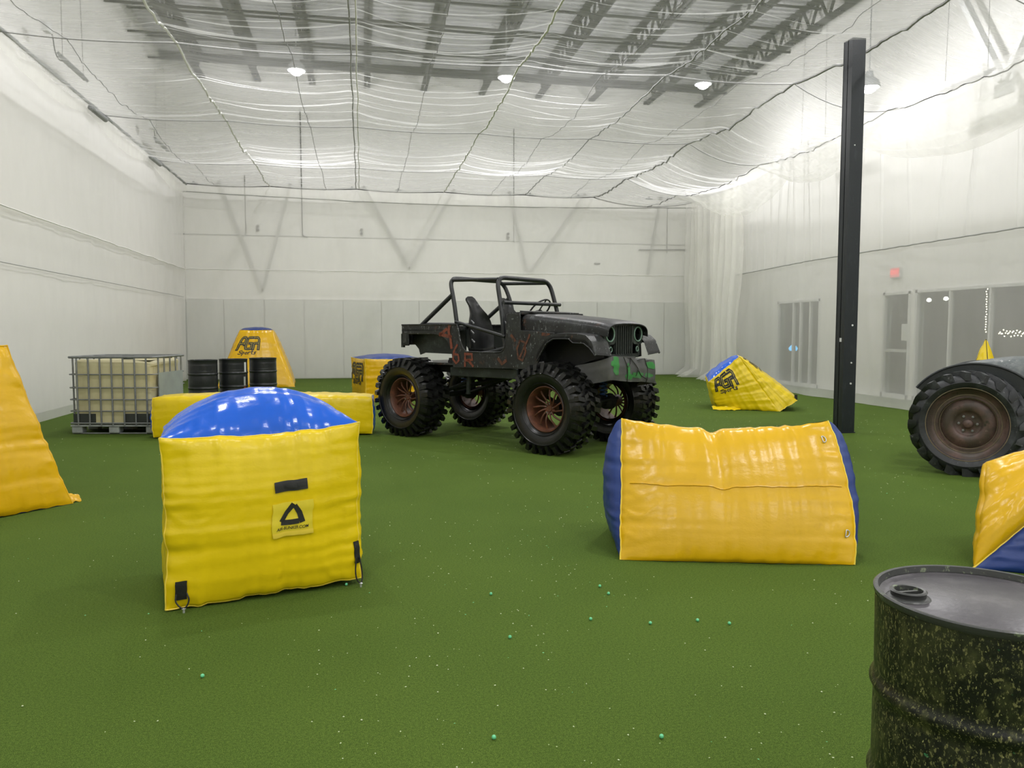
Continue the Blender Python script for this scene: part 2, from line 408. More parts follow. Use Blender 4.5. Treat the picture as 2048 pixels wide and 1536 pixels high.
# ================================================================== NETTING
lat = [-4.2, -.1, 4.1, 8.3, 12.45, 16.85, 21.1, YB]
dep = [XL, -2.65, -.05, 2.55, 5.05, 7.4]
rsag = {}
def ceil_z(x, y):
    # bay index
    j = 0
    while j < len(lat) - 2 and y > lat[j + 1]: j += 1
    t = min(1, max(0, (y - lat[j]) / (lat[j + 1] - lat[j])))
    i = 0; dd = dep + [xr_at(y) + .2]
    while i < len(dd) - 2 and x > dd[i + 1]: i += 1
    s = min(1, max(0, (x - dd[i]) / (dd[i + 1] - dd[i])))
    if i == 5: amp = .42 + .10 * nz(j * 3.1, 7.7)
    else: amp = .17 + .13 * nz(i * 1.7 + 5, j * 2.3)
    if j == 6: amp *= .55
    bay = 4 * t * (1 - t) * (.45 + .55 * 4 * s * (1 - s))
    if i == 5: bay = .25 * 4 * t * (1 - t) + (4 * s * (1 - s)) * .85
    z = ZC + .02 * (j - 3) - amp * bay - .05 * 4 * s * (1 - s)
    wr = nz(x * .22 + 3, y * 4.2, 1.3) * .030 + nz(x * .35, y * 11, 4.4) * .010 + nz(x * .9, y * 2.0, 8) * .02
    wr -= .050 * max(0, 1 - 7 * abs(nz(x * .13 + 7, y * 1.5 + .08 * x, 2.2))) ** 1.5 + .030 * max(0, 1 - 6 * abs(nz(x * .2 + 1, y * 3.1, 5.2))) ** 1.5
    z += wr * min(1, 5 * t * (1 - t) + .15)
    return z
def ceil_pt(u, v):
    y = -6 + 15 * (v / .06) if v < .06 else 9 + (YB - 9) * (v - .06) / .94
    x = XL + (xr_at(y) + .1 - XL) * u
    return (x, y, ceil_z(x, y))
cn = tag(MB().grid(ceil_pt, 96, 700).build('overhead_net', 'net_ceiling', smooth=True, sharp=0, fix=False),
         'white translucent netting hung as a sagging ceiling over the whole playing field', 'netting')
def along(x, thick, y0=4, wob=.03, seed=0, kink=0):
    pts = []; y = y0
    while y < YB:
        xx = x + wob * nz(y * .8, seed) + kink * (nz(y * .24, seed + 9)); pts.append((xx, y, ceil_z(xx, y) - .012)); y += .11
    return pts
for x, r, mt, kk in ((-4.15, .006, 'cord_grey', 0), (-2.65, .018, 'hem', .0), (-1.0, .006, 'cord_grey', .0), (-.12, .012, 'cord_grey', 0), (-.03, .012, 'hem', 0), (1.1, .005, 'cord_grey', .0),
                     (2.55, .018, 'hem', 0), (3.95, .005, 'cord_grey', .1), (5.05, .012, 'cord_grey', 0), (6.4, .005, 'cord_grey', .1), (7.4, .022, 'cord_grey', 0), (9.2, .010, 'rope', .1)):
    MB().tube(along(x, r, seed=x, kink=kk), r, 5).build('support_cable', mt, cn, smooth=True)
for y, r in ((8.3, .008), (12.45, .008), (16.85, .008), (21.1, .007), (24.28, .016)):
    pts = []; x = XL
    while x <= xr_at(y) + .1: pts.append((x, y, ceil_z(x, y) - .012)); x += .25
    MB().tube(pts, r, 5).build('cross_cable', 'rope' if r > .01 else 'cord_grey', cn, smooth=True)
for x in (-.25, 1.15, 5.3, 6.9, 9.3, -4.8):
    MB().box((x, 24.27, 5.80), (.22, .05, .035)).box((x, 24.27, 5.84), (.05, .05, .05)).build('cable_clamp', 'grey_metal', cn)
# left wall netting, upper and lower lengths
def left_net(z0, z1, xo, seed, amp):
    def f(u, v):
        y = -6 + (YB + 6) * u; z = z0 + (z1 - z0) * v
        a = amp * (.3 + .7 * v)
        if y > 21: a += .05 * (y - 21) / 3
        return (XL + xo + a * nz(y * 1.6, seed, z * .15) + .5 * a * nz(y * 5.5, seed + 3, z * .1), y, z)
    return f
tag(MB().grid(left_net(3.28, 5.74, .0, 1, .05), 260, 14).build('wall_net', 'net_wall', smooth=True, sharp=0, fix=False),
    'upper length of white netting hung on the left wall, down to the scalloped hem', 'netting')
tag(MB().grid(left_net(0.0, 3.36, -.06, 5, .035), 220, 14).build('wall_net', 'net_wall', smooth=True, sharp=0, fix=False),
    'lower length of white netting on the left wall, reaching the turf', 'netting')
tag(MB().tube([(XL + .03 + .02 * nz(y * 1.6, 1), y, 3.28 + .03 * nz(y * 1.1, 3) + .012 * abs(math.sin(y * 3))) for y in [-6 + .2 * i for i in range(152)]], .012, 5).build('net_hem', 'hem', smooth=True),
    'thin scalloped white hem running along the left wall netting', 'hem')
tag(MB().tube([(XL + .0, y, 2.47 + .01 * nz(y, 3)) for y in [-6 + .4 * i for i in range(76)]], .007, 5).build('net_cable', 'brace', smooth=True),
    'thin grey cable running low behind the left wall netting', 'cable')
# valance folded over the top of the left wall net
def val_l(u, v):
    y = -6 + (YB + 6) * u; p = abs(math.sin((y + .6) / 4.2 * PI))
    return (XL + .10 - .02 * v + .015 * nz(y * 2, 9), y, 5.76 - v * (.17 + .23 * p))
vl = tag(MB().grid(val_l, 200, 6).build('net_valance', 'net_drape', smooth=True, sharp=0, fix=False),
    'scalloped white netting valance along the top of the left wall', 'netting')
MB().tube([(XL + .12 + .02 * nz(y * 3, 4), y, 5.755 + .02 * nz(y * 2.3, 6)) for y in [-6 + .15 * i for i in range(202)]], .028, 6).build('rolled_edge', 'grey_metal', vl, smooth=True)
# back net, with valance and seams
def back_net(u, v):
    x = XL + (11.0 - XL) * u; z = 0.02 + 5.72 * v
    return (x, YB + .025 * nz(x * .8, 2, z * .5) + .015 * nz(x * 3.2, 5, z * .2), z)
tag(MB().grid(back_net, 220, 40).build('back_net', 'net_back', smooth=True, sharp=0, fix=False),
    'white netting stretched across the whole back wall', 'netting')
tag(MB().grid(lambda u, v: (XL + 16.1 * u, YB - .05 + .01 * nz(u * 40), 5.76 - v * (.20 + .16 * math.sin(PI * u) + .02 * nz(u * 18, 3))), 160, 4).build('back_valance', 'net_drape', smooth=True, sharp=0, fix=False),
    'pale strip of netting folded along the top of the back wall net', 'netting')
tag(MB().tube([(XL + 16.1 * u, YB - .03, 5.56 - .16 * math.sin(PI * u) + .02 * nz(u * 18, 3)) for u in [i / 120 for i in range(121)]], .013, 5).build('back_hem', 'brace', smooth=True),
    'grey hem line below the pale strip of the back netting', 'hem')
tag(MB().tube([(XL + 16.1 * u, YB - .03, 3.30 + .02 * nz(u * 22, 7) + .01 * abs(math.sin(u * 90))) for u in [i / 200 for i in range(201)]], .010, 5).build('back_hem', 'hem', smooth=True),
    'white scalloped seam across the back netting above the vehicle', 'hem')
# right side: lower net and pleated upper net
def right_low(u, v):
    y = -6 + (YB + 6) * u; z = .01 + 3.25 * v
    a = .05 + (.10 if y > 19.5 else 0)
    fl = .25 * max(0, 1 - z / .5) ** 2 * (.6 + .5 * nz(y * .7, 3))
    return (xr_at(y) + .10 + a * nz(y * 1.1, 11, z * .5) + .03 * nz(y * 4, z * .8, 2) - fl, y, z)
tag(MB().grid(right_low, 260, 26).build('right_net_lower', 'net_right', smooth=True, sharp=0, fix=False),
    'lower translucent netting on the right, in front of the windows, its foot on the turf', 'netting')
FOLDS = []
yy = 6.2
while yy < 24.2:
    FOLDS.append((yy, rnd.uniform(-.35, .35), rnd.uniform(.05, .09))); yy += rnd.uniform(.25, .55) if yy > 15.5 else rnd.uniform(.45, 1.1)
def right_up(u, v):
    y = 6 + (YB - 6) * u; z = 3.06 + 2.75 * v + (.012 * abs(math.sin(y * 5)) if v < .05 else 0)
    d = .012 * nz(y * 2.7, 17, z * .3) + .02 * nz(y * .5, 4)
    for fy, sl, am in FOLDS:
        q = (y - fy - sl * v) / .022
        if -4 < q < 4: d += -am * math.exp(-q * q) * (.4 + .6 * v)
    return (xr_at(y) + d, y, z)
un = tag(MB().grid(right_up, 1300, 8).build('right_net_upper', 'net_right', smooth=True, sharp=0, fix=False),
    'upper pleated white netting on the right wall ending above the exit sign', 'netting')
MB().tube([(xr_at(6 + 18.3 * i / 300), 6 + 18.3 * i / 300, 3.07 + .01 * nz(i * .3)) for i in range(301)], .012, 5).build('hem_line', 'brace', un, smooth=True)
# gathered curtain in the back right corner
def corner(u, v):
    y = 19.6 + 4.5 * u; z = .03 + 5.62 * v
    a = .13 * (.5 + .5 * (1 - abs(v - .55)))
    x = xr_at(y) - .28 + a * math.sin(u * 62 + 2.5 * nz(u * 9, 3)) + .15 * nz(u * 5, v * 2, 6)
    if z < .25: x -= (.25 - z) * 2.2 * (.7 + nz(u * 6, 8))
    return (x, y, z - .25 * (1 - u) * v)
tag(MB().grid(corner, 420, 22).build('corner_curtain', 'net_drape', smooth=True, sharp=0, fix=False),
    'gathered white net curtain hanging in pleats in the back right corner', 'curtain')
# swags below the ceiling net on the right
def swag(y0, y1, d0, d1, xo):
    def f(u, v):
        y = y0 + (y1 - y0) * u; p = math.sin(PI * u) ** .7
        x0 = 9.1 + xo; x = x0 + (xr_at(y) - .12 - x0) * (v ** .8)
        top = ceil_z(x0, y) - .03
        z = top + (5.62 - d0 - (d1 - d0) * p * 1.0 - top) * v - .10 * p * math.sin(PI * v) + .02 * nz(u * 6, v * 9, xo * 5) + .02 * math.sin(v * 26 + 4 * nz(u * 3, 1))* p
        return (x, y, z)
    return f
for i, (a, b, d0, d1, xo, lb_) in enumerate(((17.0, 22.0, .50, 1.0, .1, 'far net swag sagging beside the gathered corner curtain'), (13.9, 17.0, .50, .85, -.1, 'middle net swag sagging right behind the dark column'),
                                     (8.6, 13.9, .50, 1.15, .0, 'near net swag sagging at the upper right edge of the picture'))):
    tag(MB().grid(swag(a, b, d0, d1, xo), 70, 44).build('net_swag', 'net_drape', smooth=True, sharp=0, fix=False), lb_, 'netting', 'net swags on the right')

# ================================================================== LAMPS AND FIXTURES
names = ('leftmost lit high bay lamp above the ceiling netting', 'lit high bay lamp above the netting over the vehicle', 'lit high bay lamp above the netting left of the dark column', 'lit high bay lamp glowing above the netting right of the dark column')
for i, (lx, y, lz) in enumerate([(q, 20.0 - .09 * (q + 1.5), 7.84) for q in LAMP_X] + [(10.62, 14.95, 6.62)]):
    t = thing('high_bay_lamp', names[i], 'lamp', (lx, y, lz), 0, 'high bay lamps over the netting')
    MB().lathe([(.0, .05), (.17, .05), (.21, .0), (.225, .02), (.19, .14), (.09, .22), (.07, .34), (0, .34)], 24).build('housing', 'grey_metal', t, smooth=True)
    MB().lathe([(0, -.11), (.07, -.10), (.13, -.06), (.165, .0), (.17, .04)], 24).build('lens', 'lamp', t, smooth=True)
    MB().tube([(0, 0, .33), (0, 0, ROOF - lz + .03)], .012, 6).build('hanger', 'grey_metal', t)
def strip(label, loc, rz, tilt, L=1.15, jb=None):
    t = thing('strip_light', label, 'light fixture', loc, rz, 'unlit strip fixtures behind the netting')
    R = Euler((tilt, 0, 0)).to_matrix()
    MB().box((0, 0, 0), (L, .16, .05), R).build('tray', 'grey_metal', t)
    MB().box(R @ V((0, 0, -.035)), (L - .1, .09, .025), R).build('diffuser', 'white_metal', t)
    for s in (-1, 1): MB().tube([(s * L * .42, 0, .02), (s * L * .36, .0, ROOF + .03 - loc[2])], .004, 5).build('hanger', 'rope', t)
    if jb:
        MB().box(jb, (.2, .1, .16)).build('junction_box', 'white_metal', t)
        j = V(jb); MB().tube(smoothpts([j, j + V((.25, 0, .02)), j + V((.35, 0, -.35)), V((-L * .45, 0, -.1)), V((-L * .45, 0, 0))], 3), .010, 5).build('cord', 'rope', t, smooth=True)
strip('unlit strip fixture with looped cord high on the left wall, nearest the camera', (-5.35, 16.4, 6.5), PI / 2, .9, 1.3, (-1.25, 0, .28))
strip('unlit strip fixture with cord high on the left wall, towards the back corner', (-5.35, 23.0, 6.6), PI / 2, .9, 1.2, (-1.0, 0, .25))
strip('unlit strip fixture hung at upper right beside the steel brace', (10.75, 12.4, 5.98), PI / 2, -.5, 1.2)
strip('unlit strip fixture hung right of centre, just left of the dark column', (10.75, 17.2, 5.88), PI / 2, -.5, 1.2)
for y, lb_ in ((16.4, 'grey padded tube under the left net edge, nearer one'), (20.6, 'grey padded tube under the left net edge, farther one')):
    m = MB().tube([(XL + .16, y - .45, 5.66), (XL + .16, y - .42, 5.66), (XL + .16, y + .42, 5.66), (XL + .16, y + .45, 5.66)], [.02, .055, .055, .02], 10)
    tag(m.build('padded_tube', 'grey_metal', smooth=True), lb_, 'tube', 'padded tubes on the left edge')
# steel V brace at upper right
t = thing('steel_brace', 'pale steel V brace behind the netting at upper right', 'brace', (11.1, 11.9, 5.6))
MB().bar((0, .03, .25), (0, 1.35, 2.6), .14, .10).build('brace_arm', 'white_metal', t)
MB().bar((0, -.03, .25), (0, -1.35, 2.6), .14, .10).build('brace_arm', 'white_metal', t)
MB().box((0, 0, .2), (.05, .4, .4)).build('gusset', 'white_metal', t)
# conduits, boxes on the back wall
def conduit(label, pts, r=.013):
    tag(MB().tube(rounded(pts, .06, 3), r, 6).build('conduit', 'steel_roof', smooth=True), label, 'pipe', 'conduits on the back wall')
conduit('dark conduit dropping down the back wall left of the V brace', [(-1.78, WYB - .06, 8.2), (-1.78, WYB - .06, 4.42), (-1.62, WYB - .06, 4.38)], .018)
conduit('thin conduit at the left end of the back wall', [(-3.45, WYB - .06, 6.2), (-3.45, WYB - .06, 4.42)], .010)
conduit('vertical conduit at the right of the back wall', [(10.2, WYB - .06, 6.0), (10.2, WYB - .06, 4.1)], .010)
conduit('horizontal conduit on the back wall beside the corner curtain', [(9.2, WYB - .06, 4.2), (10.9, WYB - .06, 4.24)], .020)
conduit('thin vertical conduit right of centre on the back wall', [(4.9, WYB - .06, 8.0), (4.9, WYB - .06, 4.35)], .010)
for x, z, lb_ in ((-3.1, 4.62, 'small twin wall light at the left of the back wall'), (.02, 4.58, 'small twin wall light left of the middle of the back wall'), (4.9 - .2, 4.56, 'small twin wall light over the vehicle on the back wall')):
    t = thing('wall_light', lb_, 'wall light', (x, WYB - .05, z), 0, 'twin wall lights')
    MB().box((0, 0, 0), (.05, .05, .20)).build('bracket', 'white_metal', t)
    for s in (-1, 1): MB().lathe([(0, -.06), (.045, -.06), (.05, 0), (0, .0)], 12, 'y', (0, -.02, s * .06)).build('spot_head', 'steel_roof', t)
t = tag(MB().box((-.62, WYB - .04, .47), (.16, .03, .14)).build('outlet_box', 'brace', bevel=.01), 'small grey outlet box low on the back wall', 'outlet')
t = tag(MB().box((7.75, WYB - .03, 3.72), (.20, .02, .05)).build('wall_plate', 'steel_roof', bevel=.005), 'small dark plate on the back wall above the vehicle bonnet', 'plate')
# exit sign
t = thing('exit_sign', 'small red exit sign on the right wall above the windows', 'sign', (WXR - .03, 15.02, 2.75), -PI / 2)
MB().box((0, 0, 0), (.32, .06, .24)).build('sign_box', 'white_metal', t, bevel=.01)
MB().box((0, -.034, 0), (.28, .008, .20)).build('sign_face', emit('exit_back', (.8, .22, .22), .4), t)
def text_obj(txt, size, mat, parent, loc, rot, extrude=.002, shear=0, name='lettering'):
    cu = bpy.data.curves.new('txt', 'FONT'); cu.body = txt; cu.size = size; cu.align_x = 'CENTER'; cu.align_y = 'CENTER'; cu.extrude = extrude; cu.shear = shear
    o = bpy.data.objects.new('txt', cu); COL.objects.link(o)
    dg = bpy.context.evaluated_depsgraph_get(); me = bpy.data.meshes.new_from_object(o.evaluated_get(dg))
    bpy.data.objects.remove(o); me.materials.clear(); me.materials.append(M[mat])
    r = bpy.data.objects.new(name, me); COL.objects.link(r); r.parent = parent; r.location = loc; r.rotation_euler = rot; return r
text_obj('EXIT', .13, 'exit_red', t, (0, -.041, 0), (PI / 2, 0, 0))
# lounge lights behind glass
def string(label, pts):
    t = thing('string_lights', label, 'string lights', pts[0])
    o0 = V(pts[0]); me = None
    MB().tube([V(p) - o0 for p in pts], .003, 4).build('wire', 'rope', t)
    for p in pts[::1]:
        q = V(p) - o0
        if me is None:
            b = MB().lathe([(0, -.016), (.012, -.006), (.012, .006), (0, .016)], 6).build('bulb', 'bulb', t, loc=q); me = b.data
        else:
            b = bpy.data.objects.new('bulb', me); COL.objects.link(b); b.parent = t; b.location = q
string('hanging strand of warm string lights behind the right window', [(12.2, 13.29 + .035 * nz(i * 1.7), 2.36 - .050 * i) for i in range(19)])
string('dense band of warm string lights behind the far right window', [(12.2, 12.95 - .026 * i, 1.43 + .07 * nz(i * 2.3, 5) + .05 * math.sin(i * 2.1)) for i in range(48)])
for y, z, X, lb_ in ((14.88, 2.16, 12.2, 'left one of two ceiling bulbs behind the window'), (14.38, 2.17, 12.2, 'right one of two ceiling bulbs behind the window')):
    tag(MB().lathe([(0, -.05), (.045, -.03), (.05, 0), (.03, .03), (0, .04)], 10).build('ceiling_bulb', 'bulb_white', loc=(X, y, z)), lb_, 'bulb')
t = thing('blue_lantern', 'small glowing blue screen behind the windows left of the dark column', 'screen', (12.2, 20.25, 1.00))
MB().lathe([(0, -.10), (.10, -.09), (.13, -.02), (.08, .05), (0, .12)], 12).build('glow_body', 'screen_blue', t, smooth=True)
MB().lathe([(0, .10), (.03, .12), (.03, .22), (0, .24)], 8).build('glow_neck', 'orange_glow', t)

# dark steel column
t = thing('steel_column', 'tall dark steel column standing on the turf in front of the right windows', 'column', (6.90, 10.06, 0))
MB().box((0, 0, 2.79), (.20, .014, 5.58)).build('web', 'column', t)
MB().box((0, -.098, 2.79), (.205, .014, 5.58)).build('flange', 'column', t)
MB().box((0, .098, 2.79), (.205, .014, 5.58)).build('flange', 'column', t)
MB().box((-.094, 0, 2.79), (.012, .182, 5.58)).build('side_plate', 'column', t)
MB().box((0, 0, .008), (.23, .23, .016)).build('base_plate', 'column', t)
for x, z, r in ((.02, 1.56, .014), (.02, 1.02, .012), (.02, .72, .014), (-.03, 4.1, .01)):
    MB().lathe([(0, -.012), (r, -.010), (r, 0)], 8, 'y', (x, -.105, z)).build('bolt', 'white_metal', t)
MB().box((-.102, -.02, 1.35), (.004, .045, .055)).build('tag', 'white_metal', t)

# ================================================================== INFLATABLES
class Inflatable:
    def __init__(s, verts, seed=0, sag=.05, pucker=.006, wr=.010, sags=None, notch=None):
        s.notch = notch or {}; s.P = [V(p) for p in verts]; s.c = sum(s.P, V()) / len(s.P); s.seed = seed; s.sag = sag; s.pk = pucker; s.wr = wr; s.sags = sags or {}
    def edge(s, a, b, t):
        if a == b: return s.P[a].copy()
        fl = a > b
        if fl: a, b, t = b, a, 1 - t
        A, B = s.P[a], s.P[b]; L = (B - A).length; d = (B - A) / L; mid = (A + B) / 2
        inw = s.c - mid; inw -= d * inw.dot(d); inw.normalize()
        w = 4 * t * (1 - t); sg = s.sags.get((a, b), s.sag * L)
        sd = s.seed + a * 3.7 + b * 1.3
        p = A.lerp(B, t) + inw * (sg * w ** .85)
        pk = s.pk * min(1, w * 2) * (nz(t * L * 9, sd) + .6 * nz(t * L * 21, sd + 4))
        if (a, b) in s.notch: t0, dp, wd = s.notch[(a, b)]; p = p + inw * dp * math.exp(-((t - t0) / wd) ** 2)
        return p + inw * pk * 2
    def face(s, ids, bulge, n=40, ex=.5, wr=None):
        a, b, c, d = ids; P = s.P; wr = s.wr if wr is None else wr
        N = (P[c] - P[a]).cross(P[d] - P[b]); 
        if N.length < 1e-6: N = (P[b] - P[a]).cross(P[c] - P[a])
        N.normalize(); fc = (P[a] + P[b] + P[c] + P[d]) / 4
        if N.dot(fc - s.c) < 0: N = -N
        Wd = ((P[b] - P[a]).length + (P[c] - P[d]).length) / 2; Hd = ((P[d] - P[a]).length + (P[c] - P[b]).length) / 2
        sd = s.seed + a * 1.1 + c * 2.3
        def f(u, v):
            e = (s.edge(a, b, u) * (1 - v) + s.edge(d, c, u) * v + s.edge(a, d, v) * (1 - u) + s.edge(b, c, v) * u
                 - (P[a] * ((1 - u) * (1 - v)) + P[b] * (u * (1 - v)) + P[c] * (u * v) + P[d] * ((1 - u) * v)))
            uu, vv = max(0, 4 * u * (1 - u)), max(0, 4 * v * (1 - v))
            h = bulge * (uu * vv) ** ex
            w = 0
            for dist, al in ((u * Wd, v * Hd), ((1 - u) * Wd, v * Hd + 9), (v * Hd, u * Wd + 20), ((1 - v) * Hd, u * Wd + 33)):
                k = math.exp(-dist / .13) * (1 - math.exp(-dist / .02))
                if k > .01:
                    q = .7 * nz(al * 9 + dist * 3, dist * 3.2, sd) + .6 * nz(al * 19 - dist * 4, dist * 4.5, sd + 5)
                    rg = max(0, 1 - 6 * abs(nz(al * 6 + .8 * nz(dist * 4, al), dist * 1.6, sd + 2))) * max(0, nz(al * 3, sd) + .35)
                    w += k * (q * 1.1 + rg * 1.3)
            w = w * wr + wr * .22 * nz(u * Wd * 2.6 + v, v * Hd * 3.2 - u, sd + 8) * min(1, uu * vv * 4)
            return e + N * (h + w)
        return f
    def panel(s, name, ids, mat, parent, bulge, n=40, m=None, ex=.5, wr=None, zmin=None):
        f = s.face(ids, bulge, n, ex, wr)
        g = (lambda u, v: (lambda p: V((p.x, p.y, max(zmin, p.z))))(f(u, v))) if zmin is not None else f
        MB().grid(g, n, m or n).build(name, mat, parent, smooth=True, sharp=0, fix=False)
        return f
    def piping(s, edges, parent, r=.006, mat='seam', zmin=.003, name='seam_piping', n=60):
        m = MB()
        for a, b in edges:
            pts = [s.edge(a, b, i / n) for i in range(n + 1)]
            m.tube([V((p.x, p.y, max(zmin, p.z))) for p in pts], r, 5)
        m.build(name, mat, parent, smooth=True)
def frame_at(f, u, v, off):
    e = .004; p = f(u, v); du = f(min(1, u + e), v) - f(max(0, u - e), v); dv = f(u, min(1, v + e)) - f(u, max(0, v - e))
    return p, du.normalized(), dv.normalized()
def decal(f, u0, u1, v0, v1, c, off, name, mat, parent, nu=10, nv=10, thick=.003, drop=None):
    """a thin patch lying on the surface"""
    def g(k):
        def h(a, b):
            u = u0 + (u1 - u0) * a; v = v0 + (v1 - v0) * b; p, x, y = frame_at(f, u, v, 0); n = x.cross(y).normalized()
            if n.dot(p - c) < 0: n = -n
            return p + n * k
        return h
    m = MB(); m.grid(g(off), nu, nv); m.grid(g(off - thick), nu, nv)
    return m.build(name, mat, parent, smooth=True, fix=False)
def strokes(f, polys, width, box, c, off, name, mat, parent, slant=0):
    """polylines in a unit box (0..1) mapped on box=(u0,v0,u1,v1) of the surface, drawn as flat ribbons"""
    u0, v0, u1, v1 = box
    p00, p10, p01 = f(u0, v0), f(u1, v0), f(u0, v1); W = (p10 - p00).length; H = (p01 - p00).length
    def mp(x, y):
        x = x + slant * (y - .5) * H / W
        u = u0 + (u1 - u0) * x; v = v0 + (v1 - v0) * y
        u = min(.999, max(.001, u)); v = min(.999, max(.001, v))
        p, a, b = frame_at(f, u, v, 0); n = a.cross(b).normalized()
        if n.dot(p - c) < 0: n = -n
        return p + n * off
    m = MB(); hw = width / 2
    for pl in polys:
        pts = []
        for (xa, ya), (xb, yb) in zip(pl, pl[1:]):
            L = math.hypot((xb - xa) * W, (yb - ya) * H); k = max(1, int(L / .03))
            pts += [(xa + (xb - xa) * i / k, ya + (yb - ya) * i / k) for i in range(k)]
        pts.append(pl[-1]); vs = []
        for i, (x, y) in enumerate(pts):
            x0, y0 = pts[max(0, i - 1)]; x1, y1 = pts[min(len(pts) - 1, i + 1)]
            tx, ty = (x1 - x0) * W, (y1 - y0) * H; l = math.hypot(tx, ty) or 1; nx, ny = -ty / l * hw / W, tx / l * hw / H
            ex, ey = 0, 0
            if i == 0: ex, ey = -tx / l * hw * .9 / W, -ty / l * hw * .9 / H
            if i == len(pts) - 1: ex, ey = tx / l * hw * .9 / W, ty / l * hw * .9 / H
            vs += [mp(x + nx + ex, y + ny + ey), mp(x - nx + ex, y - ny + ey)]
        m.add(vs, [(2 * i, 2 * i + 1, 2 * i + 3, 2 * i + 2) for i in range(len(pts) - 1)])
    return m.build(name, mat, parent, fix=False)
def sport_logo(f, box, c, parent, sc=1.0):
    """block letters P G A with the word Sports below, black with a pale keyline"""
    P_ = [[(.0, .30), (.04, .80), (.10, .97), (.27, .97), (.30, .85), (.28, .55)], [(.03, .62), (.29, .62)]]
    G_ = [[(.64, .97), (.42, .97), (.38, .88), (.36, .42), (.40, .33), (.62, .33), (.64, .40), (.65, .64), (.52, .64)]]
    A_ = [[(.70, .97), (.93, .97), (1.0, .86), (.98, .30)], [(.73, .30), (.75, .64), (.98, .64)]]
    W = (f(box[2], box[1]) - f(box[0], box[1])).length
    strokes(f, P_ + G_ + A_, W * .13, box, c, .004, 'logo_letters', 'ink', parent, .12)
    strokes(f, P_ + G_ + A_, W * .012, box, c, .0065, 'logo_keyline', 'label_yellow', parent, .12)
    x = .14; sp = []
    for ch in 'Sports':
        g = {'S': [[(1, .9), (.6, 1), (.1, .85), (.2, .6), (.8, .45), (.9, .15), (.4, 0), (0, .1)]], 'p': [[(.1, -.4), (.1, .6)], [(.1, .5), (.6, .65), (.8, .3), (.4, 0), (.1, .1)]],
             'o': [[(.2, .1), (.1, .45), (.5, .65), (.85, .4), (.6, 0), (.2, .1)]], 'r': [[(.1, 0), (.15, .6)], [(.15, .4), (.5, .65), (.8, .6)]],
             't': [[(.4, 1), (.35, .1), (.8, 0)], [(.05, .65), (.8, .68)]], 's': [[(.8, .6), (.3, .62), (.2, .4), (.7, .25), (.6, .02), (.1, 0)]]}[ch]
        wd = .15 if ch == 'S' else .11
        sp += [[(x + a * wd, .02 + b * .20) for a, b in pl] for pl in g]; x += wd + .015
    strokes(f, sp, W * .035, box, c, .0065, 'logo_word', 'ink', parent, .12)

